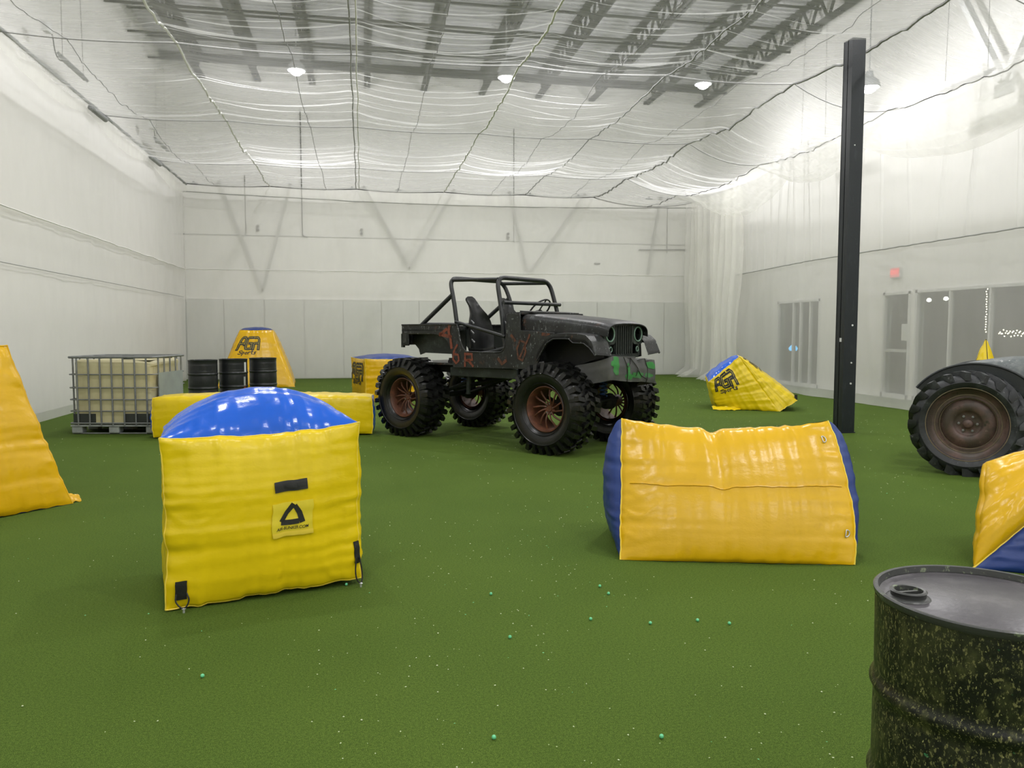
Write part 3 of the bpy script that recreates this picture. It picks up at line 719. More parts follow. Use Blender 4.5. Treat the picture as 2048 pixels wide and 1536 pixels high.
# --- near left cube bunker
def bunker_near_left():
    t = thing('inflatable_bunker', 'yellow inflatable cube with domed blue top and black triangle logo, nearest the camera', 'inflatable', (-.62, 4.72, 0), math.radians(14.5))
    w, d, h = .525, .36, .955
    vs = [(-w, -d, .01), (w, -d, .04), (w, d, .04), (-w, d, .03), (-w - .005, -d, h - .03), (w - .0, -d, h), (w - .02, d, h - .02), (-w + .03, d, h - .05)]
    I = Inflatable(vs, 3, .02, .007, .012, {(0, 1): .0, (4, 5): .035, (1, 5): .02, (0, 4): .02})
    c = I.c
    f = I.panel('front_panel', (0, 1, 5, 4), 'yellow', t, .085, 90, 90, .5, .009)
    I.panel('side_panel', (1, 2, 6, 5), 'yellow', t, .07, 40, 60); I.panel('side_panel', (3, 0, 4, 7), 'yellow', t, .02, 40, 60)
    I.panel('back_panel', (2, 3, 7, 6), 'yellow', t, .085, 40)
    I.panel('top_panel', (4, 5, 6, 7), 'blue', t, .25, 70, 60, .74, .007)
    I.panel('bottom_panel', (0, 1, 2, 3), 'blue_dark', t, .03, 40, zmin=.002)
    I.piping([(4, 5), (0, 1), (0, 4), (1, 5)], t, .004)
    # valve patch and logo patch
    decal(f, .535, .705, .645, .710, c, .008, 'handle_patch', 'black_rubber', t, 10, 6, .006)
    decal(f, .59, .65, .662, .692, c, .016, 'handle_grip', 'black_rubber', t, 6, 4, .012)
    decal(f, .52, .735, .365, .575, c, .007, 'logo_patch', 'label_yellow', t, 12, 12, .004)
    decal(f, .52, .735, .365, .392, c, .0095, 'patch_fold', 'seam', t, 12, 4, .002)
    # triangle emblem
    bx = (.52, .365, .735, .575)
    strokes(f, [[(.475, .885), (.345, .70), (.255, .50)]], .027, bx, c, .010, 'emblem', 'ink', t)
    strokes(f, [[(.565, .835), (.67, .67), (.735, .43)]], .027, bx, c, .010, 'emblem', 'ink', t)
    strokes(f, [[(.275, .415), (.45, .40), (.62, .41)]], .027, bx, c, .010, 'emblem', 'ink', t)
    # web address: font outlines wrapped on the patch
    cu = bpy.data.curves.new('txt', 'FONT'); cu.body = 'AIR-BUNKER.COM'; cu.size = 1; cu.shear = .25; cu.resolution_u = 3; cu.offset = .012
    o = bpy.data.objects.new('txt', cu); COL.objects.link(o)
    me = bpy.data.meshes.new_from_object(o.evaluated_get(bpy.context.evaluated_depsgraph_get())); bpy.data.objects.remove(o)
    xs = [v.co.x for v in me.vertices]; ys_ = [v.co.y for v in me.vertices]; x0, x1, y0, y1 = min(xs), max(xs), min(ys_), max(ys_)
    for v in me.vertices:
        a = (v.co.x - x0) / (x1 - x0); b = (v.co.y - y0) / (y1 - y0)
        u = .542 + a * .17; vv = .405 + b * .021
        p, e1, e2 = frame_at(f, u, vv, 0); n = e1.cross(e2).normalized(); n = n if n.dot(p - c) > 0 else -n
        v.co = p + n * .013
    me.materials.clear(); me.materials.append(M['ink'])
    r = bpy.data.objects.new('web_address', me); COL.objects.link(r); r.parent = t
    # corner anchor straps with cord loops
    for (u0, u1, v0, v1) in ((.045, .10, .055, .165), (.965, .995, .105, .245)):
        decal(f, u0, u1, v0, v1, c, .007, 'anchor_patch', 'black_rubber', t, 5, 6, .005)
        pa = f((u0 + u1) / 2, v0 + .02); a, b = f(u0 + .005, v0 + .04), f(u1 - .003, v0 + .04); o_ = V((0, -.018, 0))
        m = MB().tube(smoothpts([a + o_, V((a.x - .01, a.y - .03, .06)), V((pa.x + .01, pa.y - .035, .012)), V((b.x + .015, b.y - .03, .06)), b + o_], 3), .0045, 6)
        m.build('cord_loop', 'black_rubber', t, smooth=True)
        MB().lathe([(0, 0), (.006, .002), (.006, .05), (.012, .052), (0, .058)], 8, 'z', (pa.x + .01, pa.y - .035, -.03)).build('stake', 'alu', t)
bunker_near_left()

# --- near right tent bunker
def tent(label, loc, rz, w, dd, h, seed, n=60, rings=True, hd=None, bulges=(.10, .13)):
    t = thing('inflatable_bunker', label, 'inflatable', loc, rz)
    vs = [(-w, 0, .0), (w, 0, .0), (w, dd, .0), (-w, dd, .0), (-w + .03, dd * .46, h), (w - .05, dd * .46, h - .005)]
    I = Inflatable(vs, seed, .02, .006, .012, {(4, 5): .06, (0, 1): -.01, (1, 5): -.05, (0, 4): .0}, {(4, 5): (.44, .03, .035)})
    c = I.c
    f = I.panel('front_panel', (0, 1, 5, 4), 'yellow_deep', t, bulges[0], int(n * 1.5), n, .5, zmin=.003)
    I.panel('back_panel', (2, 3, 4, 5), 'yellow_deep', t, bulges[0], n, n, zmin=.003)
    I.panel('side_panel', (3, 0, 4, 4), 'blue_dark', t, bulges[1], n // 2, n, .6, zmin=.003)
    I.panel('side_panel', (1, 2, 5, 5), 'blue_dark', t, bulges[1], n // 2, n, .6, zmin=.003)
    I.panel('bottom_panel', (0, 1, 2, 3), 'blue_dark', t, .0, 30, 30, zmin=.002)
    I.piping([(0, 4)], t, .006); I.piping([(1, 5)], t, .006)
    if rings:
        # horizontal weld seam
        MB().tube([frame_at(f, i / 60, .52 + .004 * math.sin(i * .4), 0)[0] + V((0, -.004, .003)) for i in range(2, 59)], .0035, 5).build('weld_seam', 'yellow_deep', t, smooth=True)
        for u, v in ((.93, .86), (.955, .20)):
            p, e1, e2 = frame_at(f, u, v, 0); nn = e1.cross(e2).normalized(); nn = nn if nn.dot(p - c) > 0 else -nn
            q = p + nn * .008
            pts = [q + e2 * .022, q + e2 * .022 + e1 * .012, q + e1 * .024 + e2 * .010, q + e1 * .024 - e2 * .010, q - e2 * .022 + e1 * .012, q - e2 * .022]
            MB().tube(smoothpts(pts, 2), .0035, 6, closed=True).build('ring', 'alu', t, smooth=True)
    return t
tent('yellow tent shaped inflatable with navy sides, right of the camera in front of the vehicle', (2.33, 4.47, 0), math.radians(-15.2), .735, .92, .875, 11, 66)

# --- temple (truncated pyramid) bunkers
def temple(label, loc, rz, b, tp, h, seed, n=36, logo=None, lift=.0, bulge=.09, flap=False, mat='yellow_deep'):
    t = thing('inflatable_bunker', label, 'inflatable', loc, rz)
    vs = [(-b, -b, 0), (b, -b, 0), (b, b, 0), (-b, b, 0), (-tp, -tp, h), (tp, -tp, h), (tp, tp, h), (-tp, tp, h)]
    I = Inflatable(vs, seed, .012, .006, .012)
    f = I.panel('front_panel', (0, 1, 5, 4), mat, t, bulge, n, n, zmin=.003)
    g = I.panel('side_panel', (1, 2, 6, 5), mat, t, bulge, n, n, zmin=.003)
    I.panel('back_panel', (2, 3, 7, 6), mat, t, bulge, n, n, zmin=.003)
    k = I.panel('side_panel', (3, 0, 4, 7), mat, t, bulge, n, n, zmin=.003)
    I.panel('top_panel', (4, 5, 6, 7), 'blue_dark', t, .10, n, n, .6)
    I.panel('bottom_panel', (0, 1, 2, 3), 'blue_dark', t, .0, 20, 20, zmin=.002)
    I.piping([(4, 5), (5, 6), (6, 7), (4, 7), (0, 4), (1, 5)], t, .006, mat)
    if logo: sport_logo(f, logo, I.c, t)
    if flap:
        m = MB().shell(lambda u, v: V((b - .06 + .15 * u, -b + .05 - .03 * u + .16 * v * (1 - .5 * u), .006 + .09 * math.sin(PI * v) * (1 - .5 * u) + .02 * nz(u * 5, v * 7))), 12, 10, (0, 0, .004))
        m.build('corner_flap', mat, t, smooth=True)
    return t
temple('tall yellow inflatable temple with logo and blue cap, standing by the back wall', (-2.80, 21.9, 0), math.radians(4), .97, .415, 1.50, 21, 40, (.10, .56, .56, .87))
temple('tall yellow inflatable temple cut by the left edge, with crumpled floor corner', (-3.50, 7.02, 0), math.radians(50), .74, .43, 1.36, 31, 60, None, flap=True)

# --- cube bunker behind the rear wheel
def cube_far():
    t = thing('inflatable_bunker', 'yellow inflatable cube with blue top half hidden behind the rear wheel', 'inflatable', (.50, 17.0, 0), math.radians(14))
    w, h = .62, .90
    vs = [(-w, -w, 0), (w, -w, 0), (w, w, 0), (-w, w, 0), (-w, -w, h), (w, -w, h), (w, w, h), (-w, w, h)]
    I = Inflatable(vs, 41, .03, .006, .014)
    f = I.panel('front_panel', (0, 1, 5, 4), 'yellow_deep', t, .07, 40, 40, zmin=.003)
    I.panel('side_panel', (1, 2, 6, 5), 'yellow_deep', t, .07, 26, zmin=.003); k = I.panel('side_panel', (3, 0, 4, 7), 'yellow_deep', t, .07, 26, zmin=.003)
    I.panel('back_panel', (2, 3, 7, 6), 'yellow_deep', t, .07, 20, zmin=.003); I.panel('top_panel', (4, 5, 6, 7), 'blue_dark', t, .13, 36, 36, .6)
    I.panel('bottom_panel', (0, 1, 2, 3), 'blue_dark', t, 0, 10, zmin=.002)
    I.piping([(4, 5), (0, 4), (4, 7), (5, 6)], t, .006)
    sport_logo(k, (.12, .38, .88, .86), I.c, t)
cube_far()

# --- long low bunker
def log():
    t = thing('inflatable_bunker', 'long low yellow inflatable beam with blue ends behind the near cube', 'inflatable', (-1.34, 11.42, 0), math.radians(-3.5))
    L, w, h = 1.475, .27, .56
    vs = [(-L, -w, .02), (L, -w, .02), (L, w, .02), (-L, w, .02), (-L, -w, h), (L, -w, h - .02), (L, w, h - .02), (-L, w, h)]
    I = Inflatable(vs, 51, .02, .006, .010, {(0, 1): .02, (4, 5): -.03, (0, 4): -.02, (1, 5): -.02, (6, 7): -.03, (2, 3): .02})
    I.panel('front_panel', (0, 1, 5, 4), 'yellow', t, .07, 110, 24, .4, zmin=.003); I.panel('back_panel', (2, 3, 7, 6), 'yellow', t, .07, 60, 16, .4, zmin=.003)
    I.panel('top_panel', (4, 5, 6, 7), 'yellow', t, .035, 110, 24, .4); I.panel('bottom_panel', (0, 1, 2, 3), 'yellow', t, .0, 40, 10, zmin=.002)
    I.panel('end_panel', (3, 0, 4, 7), 'blue', t, .08, 24, 24, .6, zmin=.003); I.panel('end_panel', (1, 2, 6, 5), 'blue', t, .05, 24, 24, .6, zmin=.003)
    I.piping([(0, 4), (4, 7)], t, .006); I.piping([(1, 5), (5, 6)], t, .006)
log()

# --- tipped temple at the right
def tipped():
    t = thing('inflatable_bunker', 'tipped over yellow inflatable temple with black logos, resting on the turf by the right netting', 'inflatable', (7.0, 13.4, 0), math.radians(-11))
    vs = [(-.62, -.05, .52), (-.06, -.10, 1.00), (.16, .75, 1.00), (-.45, .85, .60),
          (.60, -.42, .0), (.95, -.35, .20), (1.18, .45, .22), (.50, .95, .0), (-.43, -.02, .0), (-.3, .9, 0)]
    I = Inflatable(vs, 61, .012, .010, .016)
    c = I.c
    f = I.panel('front_panel', (8, 4, 1, 0), 'yellow', t, .05, 46, 46, .45, zmin=.003)
    I.panel('front_panel', (4, 5, 1, 1), 'yellow', t, .03, 30, 40, .5, zmin=.003)
    g = I.panel('upper_panel', (5, 6, 2, 1), 'yellow', t, .06, 40, 46, .45)
    I.panel('back_panel', (6, 7, 3, 2), 'yellow', t, .05, 24, 24, zmin=.003); I.panel('back_panel', (7, 9, 3, 3), 'yellow', t, .03, 16, 16, zmin=.003)
    I.panel('side_panel', (9, 8, 0, 3), 'yellow', t, .04, 24, 24, zmin=.003)
    I.panel('small_end_panel', (0, 1, 2, 3), 'blue', t, .10, 24, 24, .6)
    I.panel('base_panel', (4, 7, 6, 5), 'blue_dark', t, .05, 24, 24, .6, zmin=.003)
    I.panel('bottom_panel', (8, 4, 7, 9), 'blue_dark', t, .0, 10, 10, zmin=.002)
    I.piping([(0, 1), (1, 2), (4, 5), (5, 6)], t, .007)
    sport_logo(f, (.12, .50, .62, .93), c, t)
    sport_logo(g, (.10, .62, .60, .92), c, t)
    for u, v in ((.05, .03),):
        p, a, b = frame_at(g, u, v, 0); MB().box(p + V((0, -.02, .02)), (.05, .02, .10)).build('anchor_patch', 'black_rubber', t)
    m = MB().shell(lambda u, v: V((-.55 + .55 * u, -.06 - .10 * math.sin(PI * u) - .10 * v, .012 + .05 * (1 - v) + .02 * nz(u * 8, v * 3))), 24, 6, (0, 0, .004)); m.build('floor_flap', 'yellow', t, smooth=True)
tipped()

# --- bunker cut by the right edge
def right_cut():
    t = thing('inflatable_bunker', 'large yellow and navy inflatable cut by the right edge behind the near drum', 'inflatable', (4.5, 4.3, 0), 0)
    vs = [(-.77, -.22, .0), (-.46, .04, .62), (.45, -.35, .98), (-.25, -.35, .50), (.35, -1.05, .0), (.9, .1, .0), (.75, -.1, .9), (.0, .45, .0)]
    I = Inflatable(vs, 71, .01, .006, .010)
    I.panel('front_panel', (0, 3, 2, 1), 'yellow_deep', t, .12, 60, 60, .5, zmin=.003)
    I.panel('lower_panel', (0, 4, 3, 3), 'blue_dark', t, .06, 50, 50, .5, zmin=.003)
    I.panel('side_panel', (7, 0, 1, 1), 'yellow_deep', t, .05, 30, 30, .5, zmin=.003)
    I.panel('back_panel', (5, 7, 1, 6), 'yellow_deep', t, .06, 24, 24, zmin=.003); I.panel('top_panel', (1, 2, 6, 6), 'yellow_deep', t, .05, 24, 24)
    I.panel('end_panel', (4, 5, 6, 3), 'blue_dark', t, .06, 24, 24, zmin=.003); I.panel('end_panel', (3, 6, 2, 2), 'blue_dark', t, .04, 16, 16)
    I.panel('bottom_panel', (0, 4, 5, 7), 'blue_dark', t, 0, 10, zmin=.002)
    I.piping([(0, 3)], t, .006)
right_cut()

# --- pointed bunker behind the tractor
t = thing('inflatable_bunker', 'pointed yellow inflatable cone standing behind the tractor', 'inflatable', (8.85, 9.62, 0), .3)
I = Inflatable([(-.40, -.40, 0), (.40, -.40, 0), (.40, .40, 0), (-.40, .40, 0), (0, 0, 1.36)], 81, .01, .004, .010)
for a, b in ((0, 1), (1, 2), (2, 3), (3, 0)): I.panel('side_panel', (a, b, 4, 4), 'yellow', t, .04, 20, 30, .5, zmin=.003)
I.piping([(0, 4), (1, 4), (2, 4), (3, 4)], t, .006, 'ink')

# ================================================================== LIQUID TANK IN CAGE
def ibc():
    t = thing('tank_container', 'yellowed plastic tank in a steel cage on a pallet by the left wall', 'tank', (-3.42, 12.32, 0), math.radians(-11))
    W, D, z0, z1 = .59, .47, .155, 1.06
    # bottle: rounded box with recessed vertical channels
    def bottle(u, v):
        a = 2 * PI * u; ca, sa = math.cos(a), math.sin(a); e = .22
        x = W * math.copysign(abs(ca) ** e, ca); y = D * math.copysign(abs(sa) ** e, sa)
        k = 1.0
        if v > .93: k = math.sqrt(max(0, 1 - ((v - .93) / .07) ** 2)) * .12 + .88
        ch = .012 * max(0, math.sin(x * 24)) * (1 if v < .93 else 0) + .006 * nz(x * 5, v * 6, y)
        return ((x - math.copysign(ch, x)) * k, (y - math.copysign(ch, y)) * k, z0 + (z1 - z0) * v + .02 * (v > .93) * math.sin(a * 2))
    m = MB().grid(bottle, 96, 30)
    m.add([(W * .86, D * .86, z1), (-W * .86, D * .86, z1), (-W * .86, -D * .86, z1), (W * .86, -D * .86, z1)], [(0, 1, 2, 3)])
    m.build('bottle', 'tank', t, smooth=True, fix=False)
    MB().lathe([(.08, 0), (.085, .05), (.08, .06), (0, .06)], 20, 'z', (0, 0, z1 - .005)).build('lid', 'tank_dark', t, smooth=True)
    for x0, x1 in ((-.575, -.26), (.16, .575)): MB().box(((x0 + x1) / 2, -D - .004, z0 + .07), (x1 - x0, .02, .14)).build('dark_skirt', 'tank_dark', t)
    cw, cd, zt = .615, .50, 1.105
    for i in range(7):
        x = -cw + .12 + i * (2 * cw - .24) / 6
        for s in (-1, 1): MB().tube([(x, s * cd, .13), (x, s * cd, zt)], .0125, 6).build('cage_bar', 'galv', t)
    for i in range(5):
        y = -cd + .12 + i * (2 * cd - .24) / 4
        for s in (-1, 1): MB().tube([(s * cw, y, .13), (s * cw, y, zt)], .0125, 6).build('cage_bar', 'galv', t)
    for z, r in ((.16, .013), (.335, .010), (.50, .010), (.67, .010), (.86, .010), (zt, .018)):
        pts = [(-cw, -cd, z), (cw, -cd, z), (cw, cd, z), (-cw, cd, z)]
        p = rounded([(0, -cd, z), (cw, -cd, z), (cw, cd, z), (-cw, cd, z), (-cw, -cd, z), (0, -cd, z)], .05, 4)
        MB().tube(p[:-1], r, 6, closed=True).build('cage_hoop', 'galv', t, smooth=True)
    for s in (-1, 1): MB().tube([(-cw, s * .16, zt), (cw, s * .16, zt)], .012, 6).build('top_bar', 'galv', t)
    MB().box((cw + .012, 0, .60), (.006, .80, .56)).build('data_plate', 'plate', t)
    MB().box((0, 0, .125), (1.22, 1.0, .022)).build('pallet_deck', 'pallet', t)
    for x in (-.53, 0, .53):
        for y in (-.42, 0, .42): MB().box((x, y, .065), (.15, .14, .10)).build('pallet_foot', 'pallet', t, bevel=.015)
    for y in (-.46, 0, .46): MB().tube([(-.6, y, .012), (.6, y, .012)], .011, 6).build('pallet_skid', 'galv', t)
ibc()

# ================================================================== DRUMS
def drum_prof(r, h):
    p = [(0, .012), (r - .012, .012), (r - .008, 0), (r + .004, .003), (r + .004, .016), (r, .022)]
    for c in (h * .335, h * .665):
        if True: p += [(r, c - .045), (r - .003, c - .030), (r + .004, c - .014), (r + .011, c), (r + .004, c + .014), (r - .003, c + .030), (r, c + .045)]
    for k in range(6): p += [(r, h * .74 + k * .022), (r - .0035, h * .74 + k * .022 + .011)]
    p += [(r, h - .022), (r + .004, h - .016), (r + .006, h - .003), (r + .002, h), (r - .006, h - .001), (r - .010, h - .018)]
    return p
def drum(label, loc, r, h, mats, n=64, rz=0, near=False, group=None, extra=None):
    t = thing('steel_drum', label, 'drum', loc, rz, group)
    body = drum_prof(r, h)
    if near:
        body = [q for q in body if not (h * .735 < q[1] < h * .90)]
        m = MB(); m.lathe(body[:-5], 128)
        ob = m.build('drum_body', mats[0], t, smooth=True, sharp=0)
        # dents
        for v in ob.data.vertices:
            c_ = v.co; a = math.atan2(c_.y, c_.x); rr = math.hypot(c_.x, c_.y)
            if rr > r * .9: s_ = 1 - .012 * nz(a * 2.2, c_.z * 6, 4) * 1.0; v.co.x *= s_; v.co.y *= s_
        MB().lathe(body[-6:], 128).build('rim', mats[2], t, smooth=True)
    else: MB().lathe(body, n).build('drum_body', mats[0], t, smooth=True, sharp=50)
    zl = h - .019
    MB().lathe([(r - .010, zl), (r - .014, zl - .001), (r - .030, zl - .006), (r - .040, zl - .001), (0, zl + .002)], n).build('lid', mats[1], t, smooth=True, sharp=0)
    for ang, rr in ((2.75, .042), (2.75 + PI, .022)):
        b = V((math.cos(ang) * (r - .075), math.sin(ang) * (r - .075), zl))
        MB().lathe([(rr + .014, 0), (rr + .010, .004), (rr + .002, .006), (rr + .002, .015), (rr + .005, .019), (rr, .022), (rr - .006, .021), (rr - .008, .006), (0, .005)], 24, 'z', b).build('bung', mats[3], t, smooth=True)
        MB().box(b + V((0, 0, .012)), (rr * 1.3, .008, .010)).build('bung_bar', mats[3], t)
    return t
g = 'black drums near the left wall'
drum('black steel drum beside the caged tank, left of three', (-3.27, 16.95, 0), .29, .88, ('drum', 'drum', 'drum', 'drum'), 48, .2, group=g)
t = drum('black steel drum in the middle of three with white label', (-2.74, 17.42, 0), .29, .88, ('drum', 'drum', 'drum', 'drum'), 48, 1.2, group=g)
t.rotation_euler = (0, 0, 0)
MB().box((.262, -.13, .70), (.06, .004, .22), Euler((0, 0, 1.1)).to_matrix()).build('paper_label', 'white_metal', t)
MB().box((.250, -.152, .40), (.05, .004, .20), Euler((0, 0, 1.0)).to_matrix()).build('grey_label', 'brace', t)
MB().box((.250, -.155, .28), (.05, .004, .06), Euler((0, 0, 1.0)).to_matrix()).build('red_label', 'graffiti', t)
drum('black steel drum in front of the far temple bunker, right of three', (-2.19, 17.95, 0), .29, .88, ('drum', 'drum', 'drum', 'drum'), 48, 2.2, group=g)
drum('paint splattered black drum in the bottom right foreground', (1.606, 1.713, 0), .262, .784, ('drum_near', 'drum_lid', 'drum_rim', 'drum_rim'), 96, 0, True)

# ================================================================== OFF-ROAD VEHICLE
JH = math.radians(-51.43)
J = thing('off_road_vehicle', 'battered black open off-road vehicle with roll cage on huge mud tyres', 'vehicle', (1.222, 11.425, 0), JH)
WB = 2.53
def tire_mesh(R, w, r0, lugs, lug_h):
    hw = w / 2; rc = R - lug_h
    prof = [(r0, -hw + .10), (r0 + .012, -hw + .075), (r0 + .03, -hw + .055), (r0 + .07, -hw + .022), ((r0 + rc) / 2 + .01, -hw + .004), (rc - .10, -hw + .006), (rc - .085, -hw + .001), (rc - .075, -hw + .008), (rc - .04, -hw + .022), (rc - .012, -hw + .05), (rc, -hw + .09)]
    prof = prof + [(r, -y) for r, y in prof[::-1]]
    return MB().lathe(prof, 72, 'y')
def polar(r, y, a): return V((r * math.cos(a), y, r * math.sin(a)))
def lug(m, a0, a1, y0, y1, r0, r1, sk=0, taper=.75):
    am = (a0 + a1) / 2; h0 = (a1 - a0) / 2; h1 = h0 * taper
    p = []
    for (r, hh) in ((r0, h0), (r1, h1)):
        yy0 = y0 if r == r0 else y0 * (.97 if abs(y0) > .1 else 1)
        p += [polar(r, yy0, am - hh), polar(r, yy0, am + hh), polar(r, y1, am + hh + sk), polar(r, y1, am - hh + sk)]
    m.hexa(p)
def mud_tire(parent, x, side):
    R, w, r0 = .561, .455, .268; hw = w / 2; rc = R - .042
    m = tire_mesh(R, w, r0, 0, .042); n = 30
    for k in range(n):
        a = 2 * PI * k / n; da = 2 * PI / n
        for s in (-1, 1):
            o = a + (da / 2 if s > 0 else 0); ln = .085 if k % 2 else .125
            lug(m, o, o + da * .62, s * (hw - .012), s * (hw - .02 - ln), rc - .012, R - .004, s * .05)
            # shoulder block wrapping on the sidewall
            q0, q1 = o + .004, o + da * (.60 if k % 2 else .48)
            p = []
            for (r, y) in ((rc - .075, hw - .012), (rc - .01, hw - .06), (R - .006, hw - .012), (rc - .060, hw + .014)):
                pass
            lo, hi = [], []
            for r, y in ((rc - .082 + (.03 if k % 2 else 0), hw - .004), (R - .02, hw - .030)):
                lo += [polar(r, s * (y - .02), q0), polar(r, s * (y - .02), q1)]
                hi += [polar(r + .004, s * (y + .016), q0 + .008), polar(r + .004, s * (y + .016), q1 - .008)]
            m.hexa([lo[0], lo[1], lo[3], lo[2], hi[0], hi[1], hi[3], hi[2]])
        lug(m, a, a + da * .55, -.085, -.005, rc - .01, R, .06); lug(m, a + da * .5, a + da * 1.02, .005, .085, rc - .01, R, -.06)
    for r in (.315, .43):
        for s in (-1, 1): m.tube([polar(r, s * (hw - (.028 if r < .4 else .0)), 2 * PI * i / 48) for i in range(48)], .005, 4, closed=True)
    y = side * .698
    o = m.build('tire', 'tire', parent, smooth=True, sharp=35, loc=(x, y, .545)); o.rotation_euler = (0, rnd.random() * 6, 0)
    yo = side * .128
    rim = MB().lathe([(.262, side * -.17), (.262, side * .10), (.270, side * .145), (.278, side * .150), (.278, side * .160), (.268, side * .162), (.252, side * .140), (.240, side * .09), (.236, side * -.16)], 48, 'y')
    ro = rim.build('wheel_rim', 'rust_rim', o, smooth=True)
    for k in range(12):
        a = 2 * PI * k / 12; pts = []
        for i in range(7):
            tt = i / 6; r = .05 + .195 * tt; aa = a + .38 * math.sin(tt * 1.5) * (1 if k % 2 == 0 else .82); pts.append(polar(r, side * (.055 + .03 * math.sin(tt * PI) + .02 * tt), aa))
        MB().tube(pts, [.015, .012, .011, .011, .011, .012, .015], 6).build('wheel_spoke', 'rust_rim', o, smooth=True)
    MB().lathe([(0, side * .075), (.035, side * .075), (.042, side * .060), (.075, side * .055), (.080, side * .03), (.060, side * -.05), (0, side * -.06)], 24, 'y').build('hub', 'rust_rim', o, smooth=True)
    for k in range(5): MB().lathe([(.009, side * .05), (.009, side * .072), (0, side * .074)], 6, 'y', polar(.058, 0, 2 * PI * k / 5)).build('wheel_nut', 'galv', o)
for x in (0, WB):
    for s in (-1, 1): mud_tire(J, x, s)

# tub sides
HALF = .70
side = [(-.19, 1.56), (.90, 1.56), (.935, 1.52), (.955, 1.42), (.985, 1.31), (1.03, 1.225), (1.11, 1.193), (1.66, 1.195), (1.735, 1.225), (1.775, 1.31), (1.79, 1.45), (1.80, 1.70),
        (2.00, 1.695), (2.015, 1.66), (2.02, 1.49), (2.55, 1.455), (2.55, 1.40), (2.46, 1.35), (2.385, 1.24), (2.32, 1.13), (2.27, 1.02), (2.10, 1.005), (.835, .985), (.825, 1.10), (.80, 1.24), (.73, 1.34), (.62, 1.41), (.48, 1.435), (-.05, 1.435), (-.05, 1.27), (-.19, 1.27)]
b = MB()
for s in (-1, 1):
    y0, y1 = s * HALF, s * (HALF - .022); b.prism(side, min(y0, y1), max(y0, y1))
    b.box((.36, s * (HALF - .04), 1.565), (1.10, .10, .022))          # top rail
    b.tube([(x, s * (HALF - .01), z) for x, z in smoothpts([V((.90, 1.565, 0)), V((.94, 1.50, 0)), V((.97, 1.33, 0)), V((1.05, 1.205, 0)), V((1.15, 1.20, 0)), V((1.62, 1.20, 0)), V((1.74, 1.22, 0)), V((1.785, 1.36, 0)), V((1.80, 1.69, 0))], 2) for z in [z] ] if False else
           [(q.x, s * (HALF - .008), q.y) for q in smoothpts([(.90, 1.565, 0), (.94, 1.50, 0), (.97, 1.33, 0), (1.05, 1.205, 0), (1.15, 1.20, 0), (1.62, 1.20, 0), (1.74, 1.22, 0), (1.785, 1.36, 0), (1.80, 1.69, 0)], 2)], .013, 6)
b.box((-.185, 0, 1.42), (.02, 1.38, .28))       # tailgate
b.box((.83, 0, 1.03), (2.0, 1.34, .03))       # floor
b.box((1.84, 0, 1.45), (.03, 1.36, .50))    # dash / firewall
b.box((1.90, 0, 1.70), (.20, 1.36, .03))
body = b.build('body_tub', 'jeep', J, bevel=.006)
m = MB()
for s in (-1, 1):
    yy = s * .50
    m.prism([(-.16, 1.50), (.90, 1.50), (.90, 1.05), (.80, 1.10), (.70, 1.16), (.10, 1.17), (.0, 1.14), (-.03, 1.22), (-.10, 1.28), (-.16, 1.30)], min(yy, yy + s * .02), max(yy, yy + s * .02))
    m.box((.33, s * .60, 1.49), (1.04, .20, .02))
m.build('wheel_housing', 'jeep_green', J)
# bracket with hole behind the near tub corner
m = MB()
pts = [(-.19, 1.43), (-.03, 1.43), (-.03, 1.36), (-.045, 1.28), (-.07, 1.24), (-.10, 1.28), (-.13, 1.27), (-.15, 1.22), (-.19, 1.22)]
MB().prism([(-.205, 1.44), (-.165, 1.44), (-.165, 1.245), (-.205, 1.245)], -.70, -.66).prism([(-.165, 1.31), (-.09, 1.31), (-.09, 1.275), (-.165, 1.275)], -.70, -.68).prism([(-.09, 1.44), (-.06, 1.44), (-.06, 1.275), (-.09, 1.275)], -.70, -.68).build('corner_bracket', 'jeep_green', J)
MB().box((.72, -.52, 1.06), (.16, .12, .10)).tube([(.86, -.55, 1.03), (.62, -.55, 1.06)], .03, 8).build('rear_shackle', 'jeep_dark', J)
# cowl vent plate
m = MB(); m.hexa([(1.86, -.52, 1.715), (2.06, -.50, 1.700), (2.06, .50, 1.700), (1.86, .52, 1.715), (1.86, -.52, 1.740), (2.06, -.50, 1.722), (2.06, .50, 1.722), (1.86, .52, 1.740)])
m.build('cowl_plate', 'jeep', J, bevel=.005)
# bonnet
def hood(u, v):
    x = 1.99 + 1.17 * v; hw = .635 - .185 * v; zt = 1.705 - .085 * v - .03 * v * v; zs = 1.485 - .045 * v; p = 6.5 - 3.0 * v
    a = PI * (1 - u); ca, sa = math.cos(a), math.sin(a)
    y = hw * math.copysign(abs(ca) ** (2 / p), ca); z = zs + (zt - zs) * abs(sa) ** (2 / p)
    if v > .9: z -= .02 * (v - .9) / .1
    return V((x, y, z + .004 * nz(u * 9, v * 5)))
MB().shell(hood, 44, 22, (0, 0, -.012)).build('bonnet', 'jeep', J, smooth=True, sharp=50)
